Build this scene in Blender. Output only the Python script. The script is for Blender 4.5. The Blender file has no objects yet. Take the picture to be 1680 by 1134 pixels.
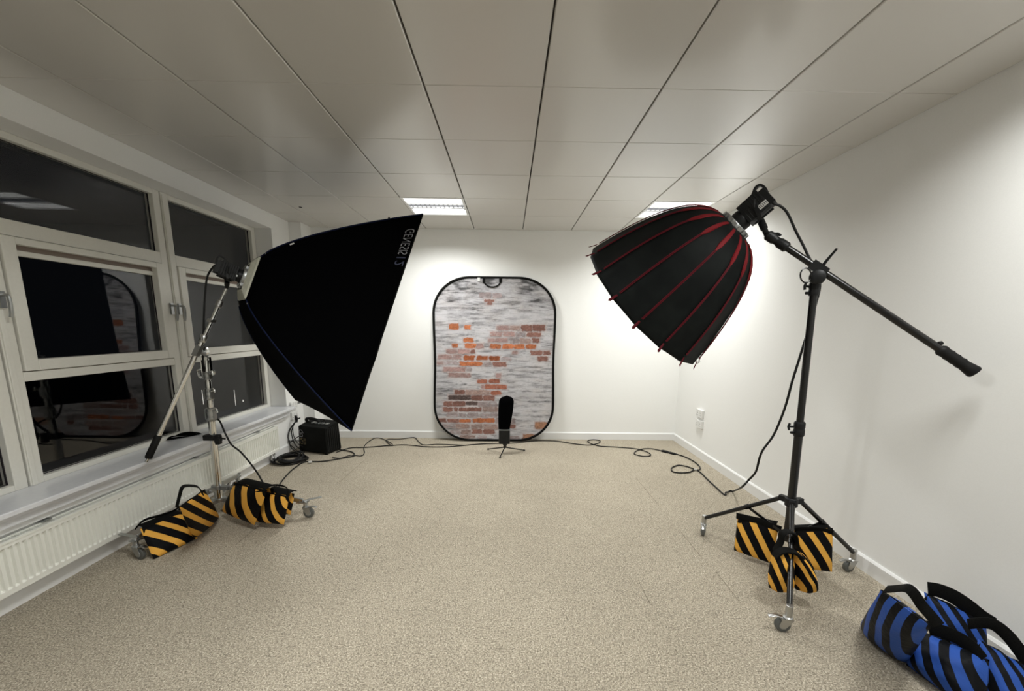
import bpy, math, random
import numpy as np
from mathutils import Vector, Matrix

random.seed(7)
SC = bpy.context.scene
COL = SC.collection

# ------------------------------------------------------------------ camera, world, light, exposure
F_PX, CX, CY = 660.708, 840.0, 654.084
YAW, PITCH, ROLL, CAM_H = .0096326, .1756343, .0115785, 1.493
ZC = 2.682                                   # ceiling height


def _axes():
    cy, sy = math.cos(YAW), math.sin(YAW)
    cp, sp = math.cos(PITCH), math.sin(PITCH)
    cr, sr = math.cos(ROLL), math.sin(ROLL)
    f = np.array([sy * cp, cy * cp, -sp])
    r = np.array([cy, -sy, 0.])
    u = np.cross(r, f)
    return cr * r + sr * u, -sr * r + cr * u, f


RX, UX, FX = _axes()
cam_d = bpy.data.cameras.new('camera')
cam_d.sensor_fit = 'HORIZONTAL'
cam_d.sensor_width = 36
cam_d.lens = F_PX / 1680 * 36
cam_d.shift_y = (CY - 567) / 1680
cam_d.clip_start = .05
cam_d.clip_end = 200
cam = bpy.data.objects.new('camera', cam_d)
COL.objects.link(cam)
cam.matrix_world = Matrix(((RX[0], UX[0], -FX[0], 0), (RX[1], UX[1], -FX[1], 0), (RX[2], UX[2], -FX[2], CAM_H), (0, 0, 0, 1)))
SC.camera = cam

SC.view_settings.view_transform = 'Standard'
SC.view_settings.look = 'None'
SC.view_settings.gamma = 1
SC.view_settings.use_curve_mapping = False
SC.view_settings.exposure = 0.2

wd = bpy.data.worlds.new('night')
SC.world = wd
wd.use_nodes = True
wd.node_tree.nodes['Background'].inputs[0].default_value = (.0035, .004, .005, 1)
wd.node_tree.nodes['Background'].inputs[1].default_value = .5

LIGHT_W = 13.0                               # watts per strip, two strips per fitting
LIGHT_COL = (.99, 1.0, .975)
GX0, GY0, T = .160, 2.262, .6                # ceiling grid origin and pitch
FITTINGS = [(-2, 3), (2, 3), (-2, -2), (2, -2), (-2, -7), (2, -7)]   # grid cells that hold a light


def strip_light(x, y, w, d, k):
    l = bpy.data.lights.new('fitting_light', 'AREA')
    l.shape = 'RECTANGLE'
    l.size, l.size_y = w, d
    l.energy = LIGHT_W * k
    l.color = LIGHT_COL
    l.spread = math.radians(150)
    o = bpy.data.objects.new('fitting_light', l)
    COL.objects.link(o)
    o.location = (x, y, ZC + .004)


for (i, j) in FITTINGS:
    fx, fy = GX0 + (i + .5) * T, GY0 + (j + .5) * T
    k_ = {(-2, 3): 1.22, (2, 3): 1.05, (-2, -2): 1.12, (2, -2): .68, (-2, -7): .50, (2, -7): .95}[(i, j)]
    strip_light(fx, fy - .19, .52, .15, k_)
    strip_light(fx, fy + .17, .52, .18, k_)


# ------------------------------------------------------------------ helpers
def at(x, y, X=None, Y=None, Z=None):
    """the point of the room seen at a photo pixel, on a plane X=, Y= or Z="""
    d = (x - CX) / F_PX * RX - (y - CY) / F_PX * UX + FX
    if X is not None: t = X / d[0]
    elif Y is not None: t = Y / d[1]
    else: t = (Z - CAM_H) / d[2]
    return Vector((d[0] * t, d[1] * t, CAM_H + d[2] * t))


def on_plane(x, y, p, n):
    d = Vector((x - CX) / F_PX * RX - (y - CY) / F_PX * UX + FX)
    c = Vector((0, 0, CAM_H))
    return c + d * ((p - c).dot(n) / d.dot(n))


def V(*a):
    return Vector(a)


class MB:
    def __init__(s):
        s.v, s.f, s.m, s.uv = [], [], [], {}
        s.cur = 0

    def add(s, vs, fs):
        b = len(s.v)
        s.v += [Vector(p) for p in vs]
        for f in fs:
            s.f.append([b + i for i in f])
            s.m.append(s.cur)
        return b

    def box(s, c, size, rot=None, taper=1.0):
        hx, hy, hz = size[0] / 2, size[1] / 2, size[2] / 2
        vs = []
        for z in (-1, 1):
            k = taper if z > 0 else 1
            for (x, y) in ((-1, -1), (1, -1), (1, 1), (-1, 1)):
                p = Vector((x * hx * k, y * hy * k, z * hz))
                if rot is not None: p = rot @ p
                vs.append(Vector(c) + p)
        s.add(vs, [(3, 2, 1, 0), (4, 5, 6, 7), (0, 1, 5, 4), (1, 2, 6, 5), (2, 3, 7, 6), (3, 0, 4, 7)])
        return s

    def bb(s, x0, x1, y0, y1, z0, z1):
        return s.box(((x0 + x1) / 2, (y0 + y1) / 2, (z0 + z1) / 2), (abs(x1 - x0), abs(y1 - y0), abs(z1 - z0)))

    def obox(s, c, size, ax, ay, az):
        """box on three unit axes"""
        R = Matrix((ax, ay, az)).transposed()
        return s.box(c, size, R)

    def lathe(s, p0, axis, prof, n=20, cap=True):
        """prof: list of (distance along axis, radius)"""
        a = Vector(axis).normalized()
        t = Vector((0, 0, 1)) if abs(a.z) < .9 else Vector((1, 0, 0))
        e1 = a.cross(t).normalized(); e2 = a.cross(e1)
        vs = []
        for (h, r) in prof:
            for k in range(n):
                th = 2 * math.pi * k / n
                vs.append(Vector(p0) + a * h + (e1 * math.cos(th) + e2 * math.sin(th)) * r)
        fs = []
        for i in range(len(prof) - 1):
            for k in range(n):
                fs.append((i * n + k, i * n + (k + 1) % n, (i + 1) * n + (k + 1) % n, (i + 1) * n + k))
        if cap:
            fs.append(tuple(range(n))[::-1])
            fs.append(tuple((len(prof) - 1) * n + k for k in range(n)))
        s.add(vs, fs)
        return s

    def cyl(s, p0, p1, r, r1=None, n=16):
        p0, p1 = Vector(p0), Vector(p1)
        L = (p1 - p0).length
        b = min(.12 * r, L * .2)
        r1 = r if r1 is None else r1
        return s.lathe(p0, p1 - p0, [(0, r - b), (b, r), (L - b, r1), (L, r1 - b)], n)

    def tube(s, pts, r, n=8, closed=False, flat=None):
        """round tube along a path; flat=(half width, half thickness, width direction) gives a ribbon"""
        P = [Vector(p) for p in pts]
        N = len(P)
        up = None
        vs = []
        for i in range(N):
            a = P[(i + 1) % N] if (closed or i < N - 1) else P[i]
            b = P[i - 1] if (closed or i > 0) else P[i]
            d = (a - b)
            d = d.normalized() if d.length > 1e-9 else Vector((0, 0, 1))
            if up is None:
                t = Vector((0, 0, 1)) if abs(d.z) < .9 else Vector((1, 0, 0))
                up = d.cross(t).normalized()
            up = (up - d * up.dot(d))
            up = up.normalized() if up.length > 1e-6 else d.orthogonal().normalized()
            sd = d.cross(up)
            if flat:
                w = Vector(flat[2]); w = (w - d * w.dot(d))
                w = w.normalized() if w.length > 1e-6 else up
                q = d.cross(w)
                hw, ht = flat[0], flat[1]
                for (aa, bb_) in ((-1, -.5), (-.9, -1), (.9, -1), (1, -.5), (1, .5), (.9, 1), (-.9, 1), (-1, .5)):
                    vs.append(P[i] + w * hw * aa + q * ht * bb_)
            else:
                rr = r[i] if isinstance(r, (list, tuple)) else r
                for k in range(n):
                    th = 2 * math.pi * k / n
                    vs.append(P[i] + (up * math.cos(th) + sd * math.sin(th)) * rr)
        if flat: n = 8
        fs = []
        for i in range(N if closed else N - 1):
            j = (i + 1) % N
            for k in range(n):
                fs.append((i * n + k, i * n + (k + 1) % n, j * n + (k + 1) % n, j * n + k))
        if not closed:
            fs.append(tuple(range(n))[::-1])
            fs.append(tuple((N - 1) * n + k for k in range(n)))
        s.add(vs, fs)
        return s

    def grid(s, fn, nu, nv, uv=True):
        vs, fs = [], []
        b = len(s.v)
        for j in range(nv + 1):
            for i in range(nu + 1):
                vs.append(fn(i / nu, j / nv))
                if uv: s.uv[b + j * (nu + 1) + i] = (i / nu, j / nv)
        for j in range(nv):
            for i in range(nu):
                a = j * (nu + 1) + i
                fs.append((a, a + 1, a + nu + 2, a + nu + 1))
        s.add(vs, fs)
        return s

    def build(s, name, mats, parent=None, smooth=True, bevel=0, origin=None, angle=40, solid=0):
        me = bpy.data.meshes.new(name)
        root = parent
        while root is not None and root.parent is not None: root = root.parent
        if root is not None:
            o0 = root['_o']
            O = Vector(o0)
        else:
            if origin is None:
                xs = [p.x for p in s.v]; ys = [p.y for p in s.v]; zs = [p.z for p in s.v]
                origin = ((min(xs) + max(xs)) / 2, (min(ys) + max(ys)) / 2, min(zs))
            O = Vector(origin)
        me.from_pydata([tuple(p - O) for p in s.v], [], s.f)
        if not isinstance(mats, (list, tuple)): mats = [mats]
        for m in mats: me.materials.append(m)
        me.polygons.foreach_set('material_index', s.m)
        me.validate()
        if s.uv and len(me.polygons) == len(s.f):
            L = me.uv_layers.new(name='UVMap')
            for l in me.loops:
                L.data[l.index].uv = s.uv.get(l.vertex_index, (0, 0))
        me.update()
        ob = bpy.data.objects.new(name, me)
        COL.objects.link(ob)
        if parent is not None:
            ob.parent = parent
        else:
            ob.location = O
            ob['_o'] = tuple(O)
        if smooth:
            me.polygons.foreach_set('use_smooth', [True] * len(me.polygons))
            try:
                me.set_sharp_from_angle(angle=math.radians(angle))
            except Exception:
                pass
        if bevel:
            md = ob.modifiers.new('bevel', 'BEVEL'); md.width = bevel; md.segments = 2
            md.limit_method = 'ANGLE'; md.angle_limit = math.radians(50)
        if solid:
            md = ob.modifiers.new('solid', 'SOLIDIFY'); md.thickness = solid
        return ob


def thing(name, label, cat, loc, group=None, kind=None):
    o = bpy.data.objects.new(name, None)
    COL.objects.link(o)
    o.empty_display_size = .1
    o.location = loc
    o['_o'] = tuple(loc)
    if kind:
        o['kind'] = kind
    else:
        o['label'] = label; o['category'] = cat
    if group: o['group'] = group
    return o


def tag(o, label, cat, group=None):
    o['label'] = label; o['category'] = cat
    if group: o['group'] = group
    return o


def struct(o):
    o['kind'] = 'structure'
    return o


def smooth_path(pts, n=8, closed=False):
    P = [Vector(p) for p in pts]
    N = len(P)
    out = []
    for i in range(N if closed else N - 1):
        if closed:
            a, b, c, d = P[i - 1], P[i], P[(i + 1) % N], P[(i + 2) % N]
        else:
            a, b, c, d = P[max(i - 1, 0)], P[i], P[i + 1], P[min(i + 2, N - 1)]
        for k in range(n):
            t = k / n
            out.append(.5 * ((2 * b) + (c - a) * t + (2 * a - 5 * b + 4 * c - d) * t * t + (-a + 3 * b - 3 * c + d) * t ** 3))
    if not closed: out.append(P[-1])
    return out


def text_geo(body, size=1.0, bold=0.0):
    cu = bpy.data.curves.new('t', 'FONT')
    cu.body = body; cu.size = size; cu.offset = bold
    ob = bpy.data.objects.new('t', cu)
    COL.objects.link(ob)
    dg = bpy.context.evaluated_depsgraph_get()
    me = bpy.data.meshes.new_from_object(ob.evaluated_get(dg))
    vs = [tuple(v.co) for v in me.vertices]
    fs = [tuple(p.vertices) for p in me.polygons]
    bpy.data.objects.remove(ob); bpy.data.curves.remove(cu); bpy.data.meshes.remove(me)
    return vs, fs


# ------------------------------------------------------------------ materials
def mat(name, col, rough=.5, metal=0., spec=.5, **k):
    m = bpy.data.materials.new(name)
    m.use_nodes = True
    b = m.node_tree.nodes['Principled BSDF']
    b.inputs['Base Color'].default_value = (*col, 1)
    b.inputs['Roughness'].default_value = rough
    b.inputs['Metallic'].default_value = metal
    b.inputs['Specular IOR Level'].default_value = spec
    for a, v in k.items(): b.inputs[a.replace('_', ' ')].default_value = v
    return m


def nodes(m):
    return m.node_tree.nodes, m.node_tree.links, m.node_tree.nodes['Principled BSDF']


def noise_mat(name, c0, c1, scale, rough=.6, bump=.1, detail=3, metal=0., spec=.5, dist=.002, lo=.35, hi=.65):
    m = mat(name, c0, rough, metal, spec)
    N, L, b = nodes(m)
    tc = N.new('ShaderNodeTexCoord')
    nz = N.new('ShaderNodeTexNoise'); nz.inputs['Scale'].default_value = scale; nz.inputs['Detail'].default_value = detail
    cr = N.new('ShaderNodeValToRGB')
    cr.color_ramp.elements[0].position = lo; cr.color_ramp.elements[1].position = hi
    cr.color_ramp.elements[0].color = (*c0, 1); cr.color_ramp.elements[1].color = (*c1, 1)
    L.new(tc.outputs['Object'], nz.inputs['Vector']); L.new(nz.outputs['Fac'], cr.inputs['Fac'])
    L.new(cr.outputs['Color'], b.inputs['Base Color'])
    if bump:
        bp = N.new('ShaderNodeBump'); bp.inputs['Strength'].default_value = bump; bp.inputs['Distance'].default_value = dist
        L.new(nz.outputs['Fac'], bp.inputs['Height']); L.new(bp.outputs['Normal'], b.inputs['Normal'])
    return m


M = {}
M['wall'] = noise_mat('wall_paint', (.855, .855, .835), (.875, .875, .855), 220, .85, .12, 2, spec=.2, dist=.0006)
M['ceil'] = noise_mat('ceiling_tile', (.625, .607, .575), (.645, .625, .59), 400, .23, .03, 2, spec=.8, dist=.0003)
M['grid_gap'] = mat('ceiling_gap', (.05, .045, .04), .9)
M['trimw'] = mat('white_gloss_paint', (.80, .80, .79), .32)
M['frame'] = noise_mat('window_frame_paint', (.74, .73, .67), (.76, .75, .69), 60, .45, .02, 2)
M['gasket'] = mat('dark_gasket', (.02, .015, .02), .6)
M['recess_shade'] = mat('brown_recess_shade', (.22, .17, .14), .6)  # brown colour standing in for shade in the sash recess
M['sill'] = noise_mat('sill_paint', (.70, .71, .74), (.74, .75, .77), 30, .28, .02)
M['rad'] = mat('radiator_enamel', (.84, .84, .78), .35)
M['plastic_w'] = mat('white_plastic', (.78, .78, .76), .35)
M['black_metal'] = mat('black_metal', (.004, .004, .004), .24, 0, .5)
M['black_plastic'] = noise_mat('black_plastic', (.004, .0045, .005), (.008, .0085, .009), 90, .45, .05, spec=.3)
M['black_rubber'] = mat('black_rubber', (.005, .005, .005), .6, spec=.25)
M['cable'] = mat('cable_rubber', (.005, .005, .005), .5, spec=.3)
M['cloth_b'] = noise_mat('black_fabric', (.0008, .0008, .001), (.0014, .0015, .0018), 300, .9, .2, 2, spec=.02, dist=.001)
M['dome_b'] = noise_mat('dome_fabric', (.0030, .0042, .0042), (.0065, .0085, .008), 9, .6, .3, 3, spec=.12, dist=.01)
M['navy'] = mat('navy_piping', (.002, .006, .030), .6, spec=.12)
M['red'] = mat('red_piping', (.095, .004, .010), .65, spec=.2)
M['red2'] = mat('red_pocket', (.17, .006, .010), .65, spec=.2)
M['webbing'] = noise_mat('black_webbing', (.004, .004, .004), (.009, .009, .008), 350, .85, .4, 2, spec=.08, dist=.001)
M['cream'] = noise_mat('cream_cover', (.52, .52, .43), (.60, .60, .50), 40, .7, .2)
M['chrome'] = mat('chrome', (.74, .74, .72), .16, 1.0)
M['steel'] = mat('zinc_plate', (.50, .50, .49), .32, 1.0)
M['alu'] = mat('cast_aluminium', (.42, .43, .43), .38, 1.0)
M['wheel'] = mat('grey_rubber', (.10, .105, .10), .5)
M['wheel_hub'] = mat('grey_nylon', (.30, .31, .30), .4)
M['diff'] = mat('diffusion_cloth', (.80, .80, .78), .9)
M['label'] = mat('pale_label', (.62, .62, .60), .6)
M['lettering'] = mat('grey_lettering', (.24, .24, .26), .6)
M['blue_letter'] = mat('dark_blue_lettering', (.006, .011, .045), .6)
M['amber_letter'] = mat('dim_amber_lettering', (.20, .15, .07), .6)
M['case'] = noise_mat('case_cloth', (.004, .0045, .004), (.006, .0065, .006), 120, .7, .15, spec=.12)
M['case_side'] = noise_mat('case_ribbed', (.009, .009, .009), (.014, .014, .0135), 60, .5, .15, spec=.2)


def emis(name, col, s):
    m = mat(name, (.8, .8, .8), .5)
    b = m.node_tree.nodes['Principled BSDF']
    b.inputs['Emission Color'].default_value = (*col, 1)
    b.inputs['Emission Strength'].default_value = s
    return m


M['louvre'] = mat('louvre_blades', (.40, .41, .44), .4)
M['lit'] = emis('lit_diffuser', LIGHT_COL, 1.6)
M['lit2'] = emis('lit_louvre', (.95, .97, 1.0), .85)
M['street'] = emis('street_lamp_glow', (1, .95, .85), .55)

# carpet
m = mat('carpet', (.4, .36, .3), .95, spec=.1)
N, L, b = nodes(m)
tc = N.new('ShaderNodeTexCoord')
n1 = N.new('ShaderNodeTexNoise'); n1.inputs['Scale'].default_value = 150; n1.inputs['Detail'].default_value = 3; n1.inputs['Roughness'].default_value = .75
n2 = N.new('ShaderNodeTexVoronoi'); n2.inputs['Scale'].default_value = 130
n3 = N.new('ShaderNodeTexNoise'); n3.inputs['Scale'].default_value = 1.3; n3.inputs['Detail'].default_value = 4
cr = N.new('ShaderNodeValToRGB')
e = cr.color_ramp.elements
e[0].position = .30; e[0].color = (.085, .072, .052, 1)
e[1].position = .72; e[1].color = (.70, .64, .53, 1)
k = e.new(.47); k.color = (.265, .232, .18, 1)
k = e.new(.58); k.color = (.41, .365, .29, 1)
mx = N.new('ShaderNodeMix'); mx.data_type = 'RGBA'; mx.blend_type = 'OVERLAY'; mx.inputs[0].default_value = .35
mx2 = N.new('ShaderNodeMix'); mx2.data_type = 'RGBA'; mx2.blend_type = 'OVERLAY'; mx2.inputs[0].default_value = .18
L.new(tc.outputs['Object'], n1.inputs['Vector']); L.new(tc.outputs['Object'], n2.inputs['Vector']); L.new(tc.outputs['Object'], n3.inputs['Vector'])
L.new(n1.outputs['Fac'], cr.inputs['Fac'])
L.new(cr.outputs['Color'], mx.inputs[6]); L.new(n2.outputs['Color'], mx.inputs[7])
hs = N.new('ShaderNodeHueSaturation'); hs.inputs['Saturation'].default_value = 0
L.new(n2.outputs['Color'], hs.inputs['Color']); L.new(hs.outputs['Color'], mx.inputs[7])
L.new(mx.outputs[2], mx2.inputs[6]); L.new(n3.outputs['Fac'], mx2.inputs[7])
L.new(mx2.outputs[2], b.inputs['Base Color'])
bp = N.new('ShaderNodeBump'); bp.inputs['Strength'].default_value = .5; bp.inputs['Distance'].default_value = .004
L.new(n1.outputs['Fac'], bp.inputs['Height']); L.new(bp.outputs['Normal'], b.inputs['Normal'])
M['carpet'] = m

# window glass
m = mat('window_glass', (1, 1, 1), 0.0)
b = nodes(m)[2]
b.inputs['Transmission Weight'].default_value = 1
b.inputs['IOR'].default_value = 1.33
M['glass'] = m


def stripes(name, ca, cb, ku, kv, period, duty, rough=.6, sheen=0.):
    """woven diagonal bands laid on the pouch's own cloth coordinates"""
    m = mat(name, ca, rough, spec=.10)
    N, L, b = nodes(m)
    uv = N.new('ShaderNodeUVMap'); uv.uv_map = 'UVMap'
    sx = N.new('ShaderNodeSeparateXYZ'); L.new(uv.outputs['UV'], sx.inputs['Vector'])

    def mth(op, a, c):
        n = N.new('ShaderNodeMath'); n.operation = op
        for i, q in enumerate((a, c)):
            if isinstance(q, (int, float)): n.inputs[i].default_value = q
            elif q is not None: L.new(q, n.inputs[i])
        return n.outputs[0]
    ph = mth('ADD', mth('MULTIPLY', sx.outputs[0], ku / period), mth('MULTIPLY', sx.outputs[1], kv / period))
    fr = mth('FRACT', mth('ADD', ph, 10.35), None)
    on = mth('LESS_THAN', fr, duty)
    mix = N.new('ShaderNodeMix'); mix.data_type = 'RGBA'
    L.new(on, mix.inputs[0])
    mix.inputs[6].default_value = (*ca, 1); mix.inputs[7].default_value = (*cb, 1)
    L.new(mix.outputs[2], b.inputs['Base Color'])
    tc = N.new('ShaderNodeTexCoord')
    nz = N.new('ShaderNodeTexNoise'); nz.inputs['Scale'].default_value = 35; nz.inputs['Detail'].default_value = 3
    L.new(tc.outputs['Object'], nz.inputs['Vector'])
    bp = N.new('ShaderNodeBump'); bp.inputs['Strength'].default_value = .5; bp.inputs['Distance'].default_value = .006
    L.new(nz.outputs['Fac'], bp.inputs['Height']); L.new(bp.outputs['Normal'], b.inputs['Normal'])
    return m


M['yel'] = stripes('yellow_black_cloth', (.0035, .0035, .0045), (.80, .42, .075), 1.1, -.75, .46, .42)
M['blu'] = stripes('blue_black_cloth', (.004, .0045, .006), (.028, .085, .36), .9, -.42, .27, .5, .5)

# ------------------------------------------------------------------ room shell
XL, XR, YB, YN = -2.61, 2.267, 5.298, -3.2
XF = -2.79                                   # face of the window frames
ZS, ZT = .543, 2.527                         # window opening: sill and head
YE = 4.68                                    # far end of the opening

mb = MB(); mb.bb(XL - .35, XR + .2, YN - .2, YB + .2, -.12, 0)
struct(mb.build('floor', M['carpet'], smooth=False))
# seams of the carpet tiles, where the photo shows them open
M['seam'] = mat('carpet_seam', (.10, .085, .06), 1.0, spec=0)
mb = MB()
for (x0, y0, x1, y1) in [(1.30, 3.22, 1.305, 3.86), (1.295, 2.44, 1.30, 2.81), (1.30, 1.99, 1.31, 2.28), (.792, 1.98, .794, 2.19), (-1.62, 3.70, -1.61, 4.35), (-1.86, 2.56, -1.87, 3.2), (-.864, 2.30, -.866, 2.55)]:
    dx, dy = .0013, 0
    z = .0008
    mb.add([(x0 - dx, y0, z), (x0 + dx, y0, z), (x1 + dx, y1, z), (x1 - dx, y1, z)], [(0, 1, 2, 3)])
struct(mb.build('trim_1', M['seam'], smooth=False))

mb = MB(); mb.bb(XL - .35, XR + .2, YB, YB + .15, 0, ZC + .1)
struct(mb.build('wall_back', M['wall'], smooth=False))
mb = MB(); mb.bb(XR, XR + .15, YN, YB, 0, ZC + .1)
struct(mb.build('wall_right', M['wall'], smooth=False))
mb = MB(); mb.bb(XL - .35, XR + .2, YN - .15, YN, 0, ZC + .1)
struct(mb.build('wall_front', M['wall'], smooth=False))
YW0 = -1.41
mb = MB()
mb.bb(XL - .28, XL, YN, YB, 0, ZS - .028)                   # below the windows
mb.bb(XL - .28, XL, YN, YB, ZT, ZC + .1)             # above
mb.bb(XL - .28, XL, YE, YB, ZS, ZT)                  # far pier
mb.bb(XL - .28, XL, YN, YW0, ZS, ZT)
struct(mb.build('wall_left', M['wall'], smooth=False))
mb = MB(); mb.bb(XL, -2.468, 5.05, YB, 0, ZC)
struct(mb.build('wall_corner', M['wall'], smooth=False))

# ceiling: pressed tiles on a grid, dark gaps between
mb = MB()
mb.cur = 0
cells_x = [XL, ] + [GX0 + i * T for i in range(-4, 4)] + [XR]
cells_y = [YN] + [GY0 + j * T for j in range(-9, 6)] + [YB]
gx, gy, bv, up = .0042, .0014, .0035, .004
for a in range(len(cells_x) - 1):
    for c in range(len(cells_y) - 1):
        i = a - 5; j = c - 10
        if (i, j) in FITTINGS: continue
        x0, x1 = cells_x[a] + gx, cells_x[a + 1] - gx
        y0, y1 = cells_y[c] + gy, cells_y[c + 1] - gy
        if a == 0: x0 = XL
        if a == len(cells_x) - 2: x1 = XR
        if y1 - y0 < .01: continue
        z = ZC
        vs = [(x0, y0, z + .02), (x1, y0, z + .02), (x1, y1, z + .02), (x0, y1, z + .02),
              (x0, y0, z + up), (x1, y0, z + up), (x1, y1, z + up), (x0, y1, z + up),
              (x0 + bv, y0 + bv * .6, z), (x1 - bv, y0 + bv * .6, z), (x1 - bv, y1 - bv * .6, z), (x0 + bv, y1 - bv * .6, z)]
        fs = [(0, 1, 5, 4), (1, 2, 6, 5), (2, 3, 7, 6), (3, 0, 4, 7), (4, 5, 9, 8), (5, 6, 10, 9), (6, 7, 11, 10), (7, 4, 8, 11), (8, 9, 10, 11)]
        mb.add(vs, [f[::-1] for f in fs])
mb.cur = 1
# dark void above the gaps, one slab around the fittings
mb.bb(XL - .3, XR + .15, YN - .15, YB + .15, ZC + .10, ZC + .14)
for a in range(len(cells_x) - 1):
    for c in range(len(cells_y) - 1):
        if (a - 5, c - 10) in FITTINGS: continue
        z = ZC + .018
        x0, x1, y0, y1 = cells_x[a], cells_x[a + 1], cells_y[c], cells_y[c + 1]
        mb.add([(x0, y0, z), (x1, y0, z), (x1, y1, z), (x0, y1, z)], [(3, 2, 1, 0)])
struct(mb.build('ceiling', [M['ceil'], M['grid_gap']], smooth=False))
# small sensor dot in a far tile
mb = MB(); p = at(493, 340, Z=ZC)
mb.lathe((p.x, p.y, ZC + .002), (0, 0, -1), [(0, .018), (.004, .017), (.007, .012)], 16)
tag(mb.build('ceiling_sensor', M['gasket']), 'tiny dark round sensor dot in a ceiling tile above the left softbox', 'sensor')

# recessed fittings
for (i, j) in FITTINGS:
    x0, x1, y0, y1 = GX0 + i * T + .002, GX0 + (i + 1) * T - .002, GY0 + j * T + .002, GY0 + (j + 1) * T - .002
    place = {(-2, 3): 'recessed square ceiling light with louvre strip above the left softbox rim',
             (2, 3): 'recessed square ceiling light half hidden behind the red-ribbed softbox',
             (2, -2): 'recessed square ceiling light at the top right corner of the photo'}.get((i, j), 'recessed square ceiling light behind the camera position')
    t = thing('ceiling_light', place, 'light', ((x0 + x1) / 2, (y0 + y1) / 2, ZC), 'recessed ceiling lights')
    mb = MB()
    f = .022
    for (a0, a1, b0, b1) in ((x0, x0 + f, y0, y1), (x1 - f, x1, y0, y1), (x0 + f, x1 - f, y0, y0 + f), (x0 + f, x1 - f, y1 - f, y1)):
        mb.bb(a0, a1, b0, b1, ZC - .002, ZC + .045)
    mb.bb(x0 + f, x1 - f, y0 + .205, y0 + .211, ZC - .001, ZC + .03)
    mb.bb(x0 + f, x1 - f, y0 + .382, y0 + .388, ZC - .001, ZC + .03)
    mb.build('frame', M['trimw'], t, smooth=False)
    mb = MB()
    mb.bb(x0 + f, x1 - f, y0 + f, y0 + .205, ZC + .012, ZC + .02)
    mb.bb(x0 + f, x1 - f, y0 + .388, y1 - f, ZC + .012, ZC + .02)
    mb.build('diffuser', M['lit'], t, smooth=False)
    mb = MB()
    mb.bb(x0 + f, x1 - f, y0 + .211, y0 + .382, ZC + .020, ZC + .026)
    mb.build('lamp_tray', M['lit2'], t, smooth=False)
    mb = MB()
    for k in range(12):
        xx = x0 + f + (k + .5) * (x1 - x0 - 2 * f) / 12
        mb.bb(xx - .006, xx + .006, y0 + .222, y0 + .286, ZC + .012, ZC + .019); mb.bb(xx - .006, xx + .006, y0 + .306, y0 + .370, ZC + .012, ZC + .019)
    mb.bb(x0 + f, x1 - f, y0 + .294, y0 + .298, ZC + .004, ZC + .019)
    mb.build('louvre', M['louvre'], t, smooth=False)

# skirtings
def skirt(name, x0, x1, y0, y1, nx, ny, h=.098):
    mb = MB()
    th = .016
    if nx:
        xa = x0
        prof = [(0, 0), (nx * th, 0), (nx * th, h - .012), (nx * th * .45, h), (0, h)]
        vs = [(xa + a, y, z) for y in (y0, y1) for (a, z) in prof]
    else:
        prof = [(0, 0), (ny * th, 0), (ny * th, h - .012), (ny * th * .45, h), (0, h)]
        vs = [(x, y0 + a, z) for x in (x0, x1) for (a, z) in prof]
    n = 5
    fs = [(k, (k + 1) % n, n + (k + 1) % n, n + k) for k in range(n)] + [tuple(range(n)), tuple(range(n, 2 * n))]
    mb.add(vs, fs)
    return struct(mb.build(name, M['trimw'], smooth=False))


skirt('baseboard_back', -2.468, XR, YB, YB, 0, -1)
skirt('baseboard_right', XR, XR, YN, YB - .016, -1, 0)
skirt('baseboard_left', XL, XL, YN, 5.05, 1, 0)
skirt('baseboard_corner', -2.61, -2.452, 5.05, 5.05, 0, -1)
skirt('baseboard_corner_side', -2.468, -2.468, 5.05, YB - .016, 1, 0)

# window sill with its moulding
mb = MB()
mb.bb(XF - .02, -2.515, YW0, 4.672, ZS - .030, ZS)
mb.bb(XL, -2.545, YW0, 4.655, ZS - .058, ZS - .030)
mb.bb(XL, -2.560, YW0, 4.640, ZS - .098, ZS - .058)
mb.bb(XL, -2.515, 4.672, 4.70, ZS - .030, ZS)
struct(mb.build('trim_2', M['sill'], smooth=False, bevel=.005))
mb = MB()
mb.bb(XL, -2.585, YW0, 4.62, ZS - .135, ZS - .098)
struct(mb.build('trim_3', M['trimw'], smooth=False, bevel=.004))


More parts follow.
